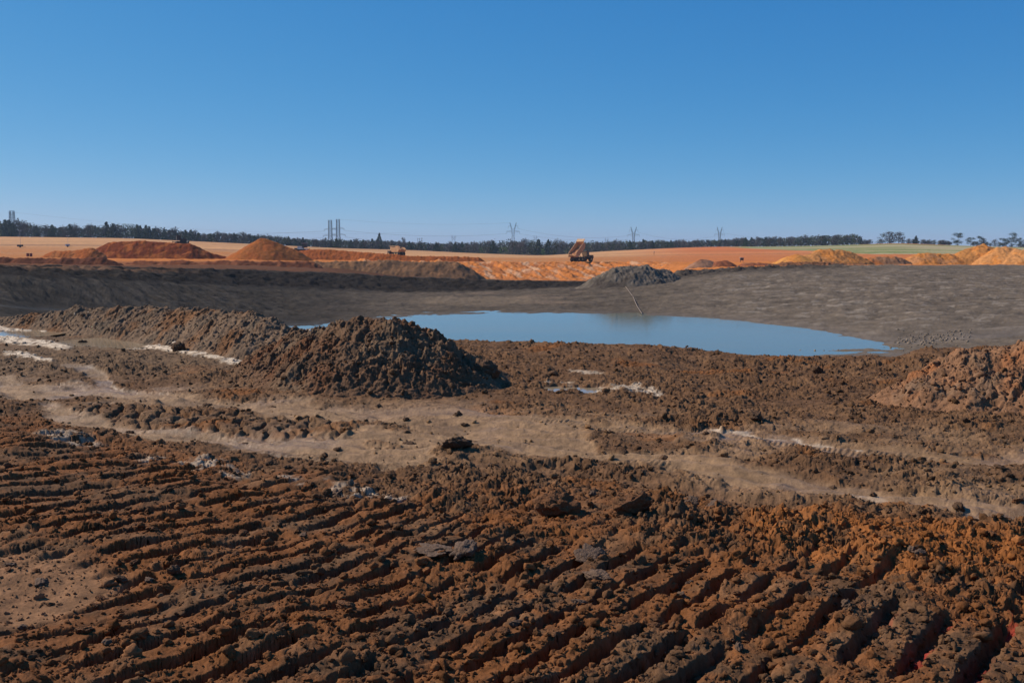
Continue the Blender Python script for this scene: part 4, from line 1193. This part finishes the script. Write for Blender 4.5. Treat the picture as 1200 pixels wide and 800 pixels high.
# woodland mass behind the front trees
r = np.random.default_rng(99); nw = 52000
uu = r.uniform(-150, 1008, nw); DD = r.uniform(778, 830, nw)
xx = (uu - 600) / F * DD; zz, _, _ = ground_at(xx, DD)
vb = proj(xx, DD, zz)[1]; hh = (vb - np.interp(uu, TU, TV) - 0.6) / F * DD
cl_ = fbm(xx, DD, 9, 3, 701)
pz = zz + r.random(nw) ** .8 * hh * np.clip(.82 + .30 * cl_, .4, 1.1)
V, q = cards(np.stack([xx, DD, pz], -1), 0.55, r)
wm = raw_mesh('woodland', V, q, M_BARE, smooth=False); wm.materials.append(M_PINE); wm.materials.append(M_OLIV)
wm.polygons.foreach_set('material_index', np.where(fbm(xx, DD, 14, 2, 711) > .05, 1, np.where(fbm(xx, DD, 11, 2, 712) > .25, 2, 0)).astype(np.int32))
tag(link('woodland', wm), 'continuous mass of woodland behind the front row of trees', kind='stuff')

# ------------------------------------------------------------------ pylons and cables
M_GALV = plain('galvanised_steel', (0.22, 0.24, 0.26), .55, metal=0.3, var=.1)
def lattice(mb, z0, z1, w0, w1, nseg, t=.3, cx0=0.0, cx1=0.0, d0=None, d1=None):
    d0 = d0 or w0; d1 = d1 or w1
    lv = []
    for k in range(nseg + 1):
        f = k / nseg; z = z0 + (z1 - z0) * f; w = w0 + (w1 - w0) * f; d = d0 + (d1 - d0) * f; cx = cx0 + (cx1 - cx0) * f
        lv.append([(cx + a * w / 2, b * d / 2, z) for a, b in ((-1, -1), (1, -1), (1, 1), (-1, 1))])
    for k in range(nseg):
        for i in range(4):
            mb.bar(lv[k][i], lv[k + 1][i], t); j = (i + 1) % 4
            mb.bar(lv[k][i], lv[k + 1][j], t * .55); mb.bar(lv[k + 1][i], lv[k][j], t * .55)
            mb.bar(lv[k + 1][i], lv[k + 1][j], t * .55)
def pylon_y(u, vtop, D, label, H=40):
    X, Y, Z = at_depth(u, vtop, D)
    t = empty('transmission_tower', (X, Y, Z - H), 0, label, 'pylon', None)
    b = MB(); lattice(b, 0, H * .55, 7.5, 2.6, 6, .34); lattice(b, H * .55, H * .78, 2.6, 4.2, 3, .32); b.build('tower_body', M_GALV, t)
    for sx in (-1, 1):
        h = MB(); lattice(h, H * .78, H, 1.3, .5, 3, .28, sx * 1.9, sx * 4.2)
        h.build('horn', M_GALV, t)
        h.v and None
        a = MB(); a.bar((sx * 1.3, 0, H * .73), (sx * 8.6, 0, H * .70), .32).bar((sx * 1.3, 0, H * .66), (sx * 8.6, 0, H * .70), .3); a.build('crossarm', M_GALV, t)
        a2 = MB(); a2.bar((sx * 3.2, 0, H * .90), (sx * 6.4, 0, H * .88), .3); a2.build('upper_arm', M_GALV, t)
        MB().bar((sx * 8.6, 0, H * .70), (sx * 8.6, 0, H * .62), .22).build('insulator', M_DRK, t)
        MB().bar((sx * 6.4, 0, H * .88), (sx * 6.4, 0, H * .80), .22).build('insulator', M_DRK, t)
    return (X, Y, Z - H), H
def pylon_g(u, vtop, D, label, H=42, arm=5.6):
    X, Y, Z = at_depth(u, vtop, D)
    t = empty('transmission_tower', (X, Y, Z - H), 0, label, 'pylon', None)
    b = MB(); lattice(b, 0, H * .45, 10, 4.2, 4, .40); lattice(b, H * .45, H, 4.2, 3.8, 7, .36); b.build('tower_body', M_GALV, t)
    for hz, L_ in ((H * .70, arm), (H * .50, arm * 1.25)):
        for sx in (-1, 1):
            MB().bar((sx * 1.9, 0, hz), (sx * (1.9 + L_), 0, hz - .2), .34).bar((sx * 1.9, 0, hz + 1.4), (sx * (1.9 + L_), 0, hz), .28).build('crossarm', M_GALV, t)
        for sx in (-1, 1): MB().bar((sx * (1.9 + L_), 0, hz), (sx * (1.9 + L_), 0, hz - 2.4), .24).build('insulator', M_DRK, t)
    return (X, Y, Z - H), H
T1 = pylon_g(386.8, 258.0, 1250, 'lattice power tower, left one of the twin towers above the trees', 38)
T2 = pylon_g(396.0, 257.0, 1250, 'lattice power tower, right and taller one of the twin towers', 38)
T3 = pylon_y(601.3, 261.0, 1330, 'Y shaped power tower at the middle of the tree line', 38)
T4 = pylon_y(742.6, 266.0, 1500, 'Y shaped power tower between the dump truck and the orange field', 38)
T5 = pylon_y(843.4, 266.2, 1700, 'smallest Y shaped power tower, farthest to the right', 40)
# goal-post tower at far left
X, Y, Z = at_depth(13.7, 247, 1150); H = 36
t = empty('transmission_tower', (X, Y, Z - H), 0, 'twin legged power tower rising behind the trees at the far left', 'pylon')
for sx in (-1, 1):
    b = MB(); lattice(b, 0, H * .98, 3.2, 1.6, 8, .3, sx * 2.3, sx * 2.0); b.build('tower_leg', M_GALV, t)
for hz_, wz_ in ((1, 3), (.88, 3.4), (.66, 2.3)): MB().bar((-wz_, 0, H * hz_), (wz_, 0, H * hz_), .45).build('crossarm', M_GALV, t)
T0 = ((X, Y, Z - H), H)
# distant wooden line poles
for u_, vt, D, lb in ((489.6, 279.0, 1000, 'thin wooden pole, left one of three poles above the trees'), (491.8, 278.8, 1000, 'thin wooden pole, middle one of three poles above the trees'),
                      (494.4, 278.6, 1000, 'thin wooden pole, right one of three poles above the trees')):
    X, Y, Z = at_depth(u_, vt, D)
    t = empty('utility_pole', (X, Y, Z - 16), 0, lb, 'utility pole', 'three thin poles above the trees')
    MB().bar((0, 0, 0), (0, 0, 16), .28, 6).build('pole', M_TRK, t); MB().bar((-.9, 0, 15.2), (.9, 0, 15.2), .18).build('crossarm', M_TRK, t)
for u_, vt, D, lb in ((531.5, 275.5, 1900, 'far off H shaped power pole right of the three thin poles'), (627.5, 276.0, 2200, 'faint H shaped power pole just right of the middle tower'), (711, 278.6, 2200, 'faint H shaped power pole left of the fourth tower')):
    X, Y, Z = at_depth(u_, vt, D); t = empty('power_pole_frame', (X, Y, Z - 26), 0, lb, 'utility pole')
    for sx in (-1, 1): MB().bar((sx * 2.8, 0, 0), (sx * 2.8, 0, 26), .5, 6).build('pole', M_GALV, t)
    MB().bar((-5, 0, 22), (5, 0, 22), .45).bar((-2.8, 0, 16), (2.8, 0, 22), .3).bar((2.8, 0, 16), (-2.8, 0, 22), .3).build('crossarm', M_GALV, t)
M_CAB = plain('cable_aluminium', (0.10, 0.11, 0.12), .6, var=.05)
def cable(a, b, sag, label, r=.085):
    pts = []
    for i in range(29):
        f = i / 28; p_ = Vector(a).lerp(Vector(b), f); p_.z -= sag * 4 * f * (1 - f); pts.append(p_[:])
    return tag(link('power_cable', tube_mesh('power_cable', pts, r, M_CAB, 4)), label, 'power cable', None)
def P(T_, x, f): return (T_[0][0] + x, T_[0][1], T_[0][2] + T_[1] * f)
A = (-1300, 1500, 60)
cable(P(T1, -7.5, .64), (T1[0][0] - 420, 1180, T1[0][2] + 12), 2, 'upper cable running left from the twin towers')
cable(P(T1, -9, .42), (T1[0][0] - 420, 1180, T1[0][2] + 3), 2, 'lower cable running left from the twin towers')
cable(P(T2, 7.5, .64), P(T3, -8.6, .62), 5, 'middle cable sagging between the twin towers and the middle tower')
cable(P(T2, 2, 1.0), P(T3, -4.2, 1.0), 4, 'top cable between the twin towers and the middle tower', .05)
cable(P(T2, 9, .42), P(T3, -8.6, .40), 6, 'lowest cable between the twin towers and the middle tower')
cable(P(T3, 6.4, .80), P(T4, -8.6, .66), 7, 'upper cable between the middle tower and the fourth tower')
cable(P(T3, 8.6, .62), P(T4, -8.6, .50), 5, 'lower cable between the middle tower and the fourth tower', .07)
cable(P(T4, 6.4, .80), P(T5, -8.6, .62), 8, 'upper cable between the two right hand towers')
cable(P(T5, 6.4, .75), (T5[0][0] + 420, 2100, T5[0][2] + 14), 8, 'cable running right from the smallest tower')
cable(P(T0, 3, .95), (T0[0][0] + 420, 1500, T0[0][2] + 16), 10, 'cable running right from the tower at the far left', .05)

# ------------------------------------------------------------------ light, sky, camera
HAZE_D = 0.00011
SUN_AZ, SUN_EL = math.radians(-68), math.radians(38.5)        # azimuth from +Y (view direction), negative = left
sd = Vector((math.sin(SUN_AZ) * math.cos(SUN_EL), math.cos(SUN_AZ) * math.cos(SUN_EL), math.sin(SUN_EL)))
sl = bpy.data.lights.new('sun', 'SUN'); sl.energy = 5.0; sl.angle = math.radians(.53); sl.color = (1.0, 0.94, 0.85)
so = link('sun', sl); so.rotation_euler = sd.to_track_quat('Z', 'Y').to_euler()
w = bpy.data.worlds.new('World'); sc.world = w; w.use_nodes = True
nt = w.node_tree; bg = nt.nodes['Background']
sk = nt.nodes.new('ShaderNodeTexSky'); sk.sky_type = 'NISHITA'; sk.sun_disc = False
sk.sun_elevation = SUN_EL; sk.sun_rotation = SUN_AZ
sk.air_density = 0.5; sk.dust_density = 0.15; sk.ozone_density = 10.0; sk.altitude = 100
sep = nt.nodes.new('ShaderNodeSeparateColor'); cmb = nt.nodes.new('ShaderNodeCombineColor')
nt.links.new(sk.outputs[0], sep.inputs[0])
for i, (g_, k_) in enumerate(((1.33, 1.12), (0.66, 1.02), (0.36, 0.94))):
    pw = nt.nodes.new('ShaderNodeMath'); pw.operation = 'POWER'; pw.inputs[1].default_value = g_
    ml = nt.nodes.new('ShaderNodeMath'); ml.operation = 'MULTIPLY'; ml.inputs[1].default_value = k_ * (2.9 if i == 0 else 5.4 if i == 1 else 8.0) ** (1 - g_)
    nt.links.new(sep.outputs[i], pw.inputs[0]); nt.links.new(pw.outputs[0], ml.inputs[0]); nt.links.new(ml.outputs[0], cmb.inputs[i])
nt.links.new(cmb.outputs[0], bg.inputs[0]); bg.inputs[1].default_value = 0.095

cam = bpy.data.cameras.new('camera'); cam.sensor_width = 36; cam.lens = 36 * F / 1200; cam.clip_start = .05; cam.clip_end = 20000
co = link('camera', cam); co.location = (0, 0, EYE); co.rotation_euler = (math.pi / 2 - PITCH, 0, 0)
sc.camera = co
sc.view_settings.view_transform = 'Standard'; sc.view_settings.look = 'None'
sc.view_settings.exposure = 0.0; sc.view_settings.gamma = 1.0; sc.view_settings.use_curve_mapping = False
sc.cycles.use_denoising = True
sc.cycles.max_bounces = 5; sc.cycles.diffuse_bounces = 2

import bmesh
bm_ = bmesh.new(); bmesh.ops.create_cube(bm_, size=1.0)
hm = bpy.data.meshes.new('haze'); bm_.to_mesh(hm); bm_.free()
M_HAZE = bpy.data.materials.new('haze_air'); M_HAZE.use_nodes = True
nt = M_HAZE.node_tree; nt.nodes.remove(nt.nodes['Principled BSDF'])
pv = nt.nodes.new('ShaderNodeVolumePrincipled'); pv.inputs['Color'].default_value = (0.72, 0.84, 1.0, 1); pv.inputs['Density'].default_value = HAZE_D
nt.links.new(pv.outputs[0], nt.nodes['Material Output'].inputs['Volume']); hm.materials.append(M_HAZE)
hz = link('haze', hm); hz.scale = (20000, 12000, 100); hz.location = (0, 5000, 38); tag(hz, kind='stuff')
sc.cycles.volume_bounces = 0
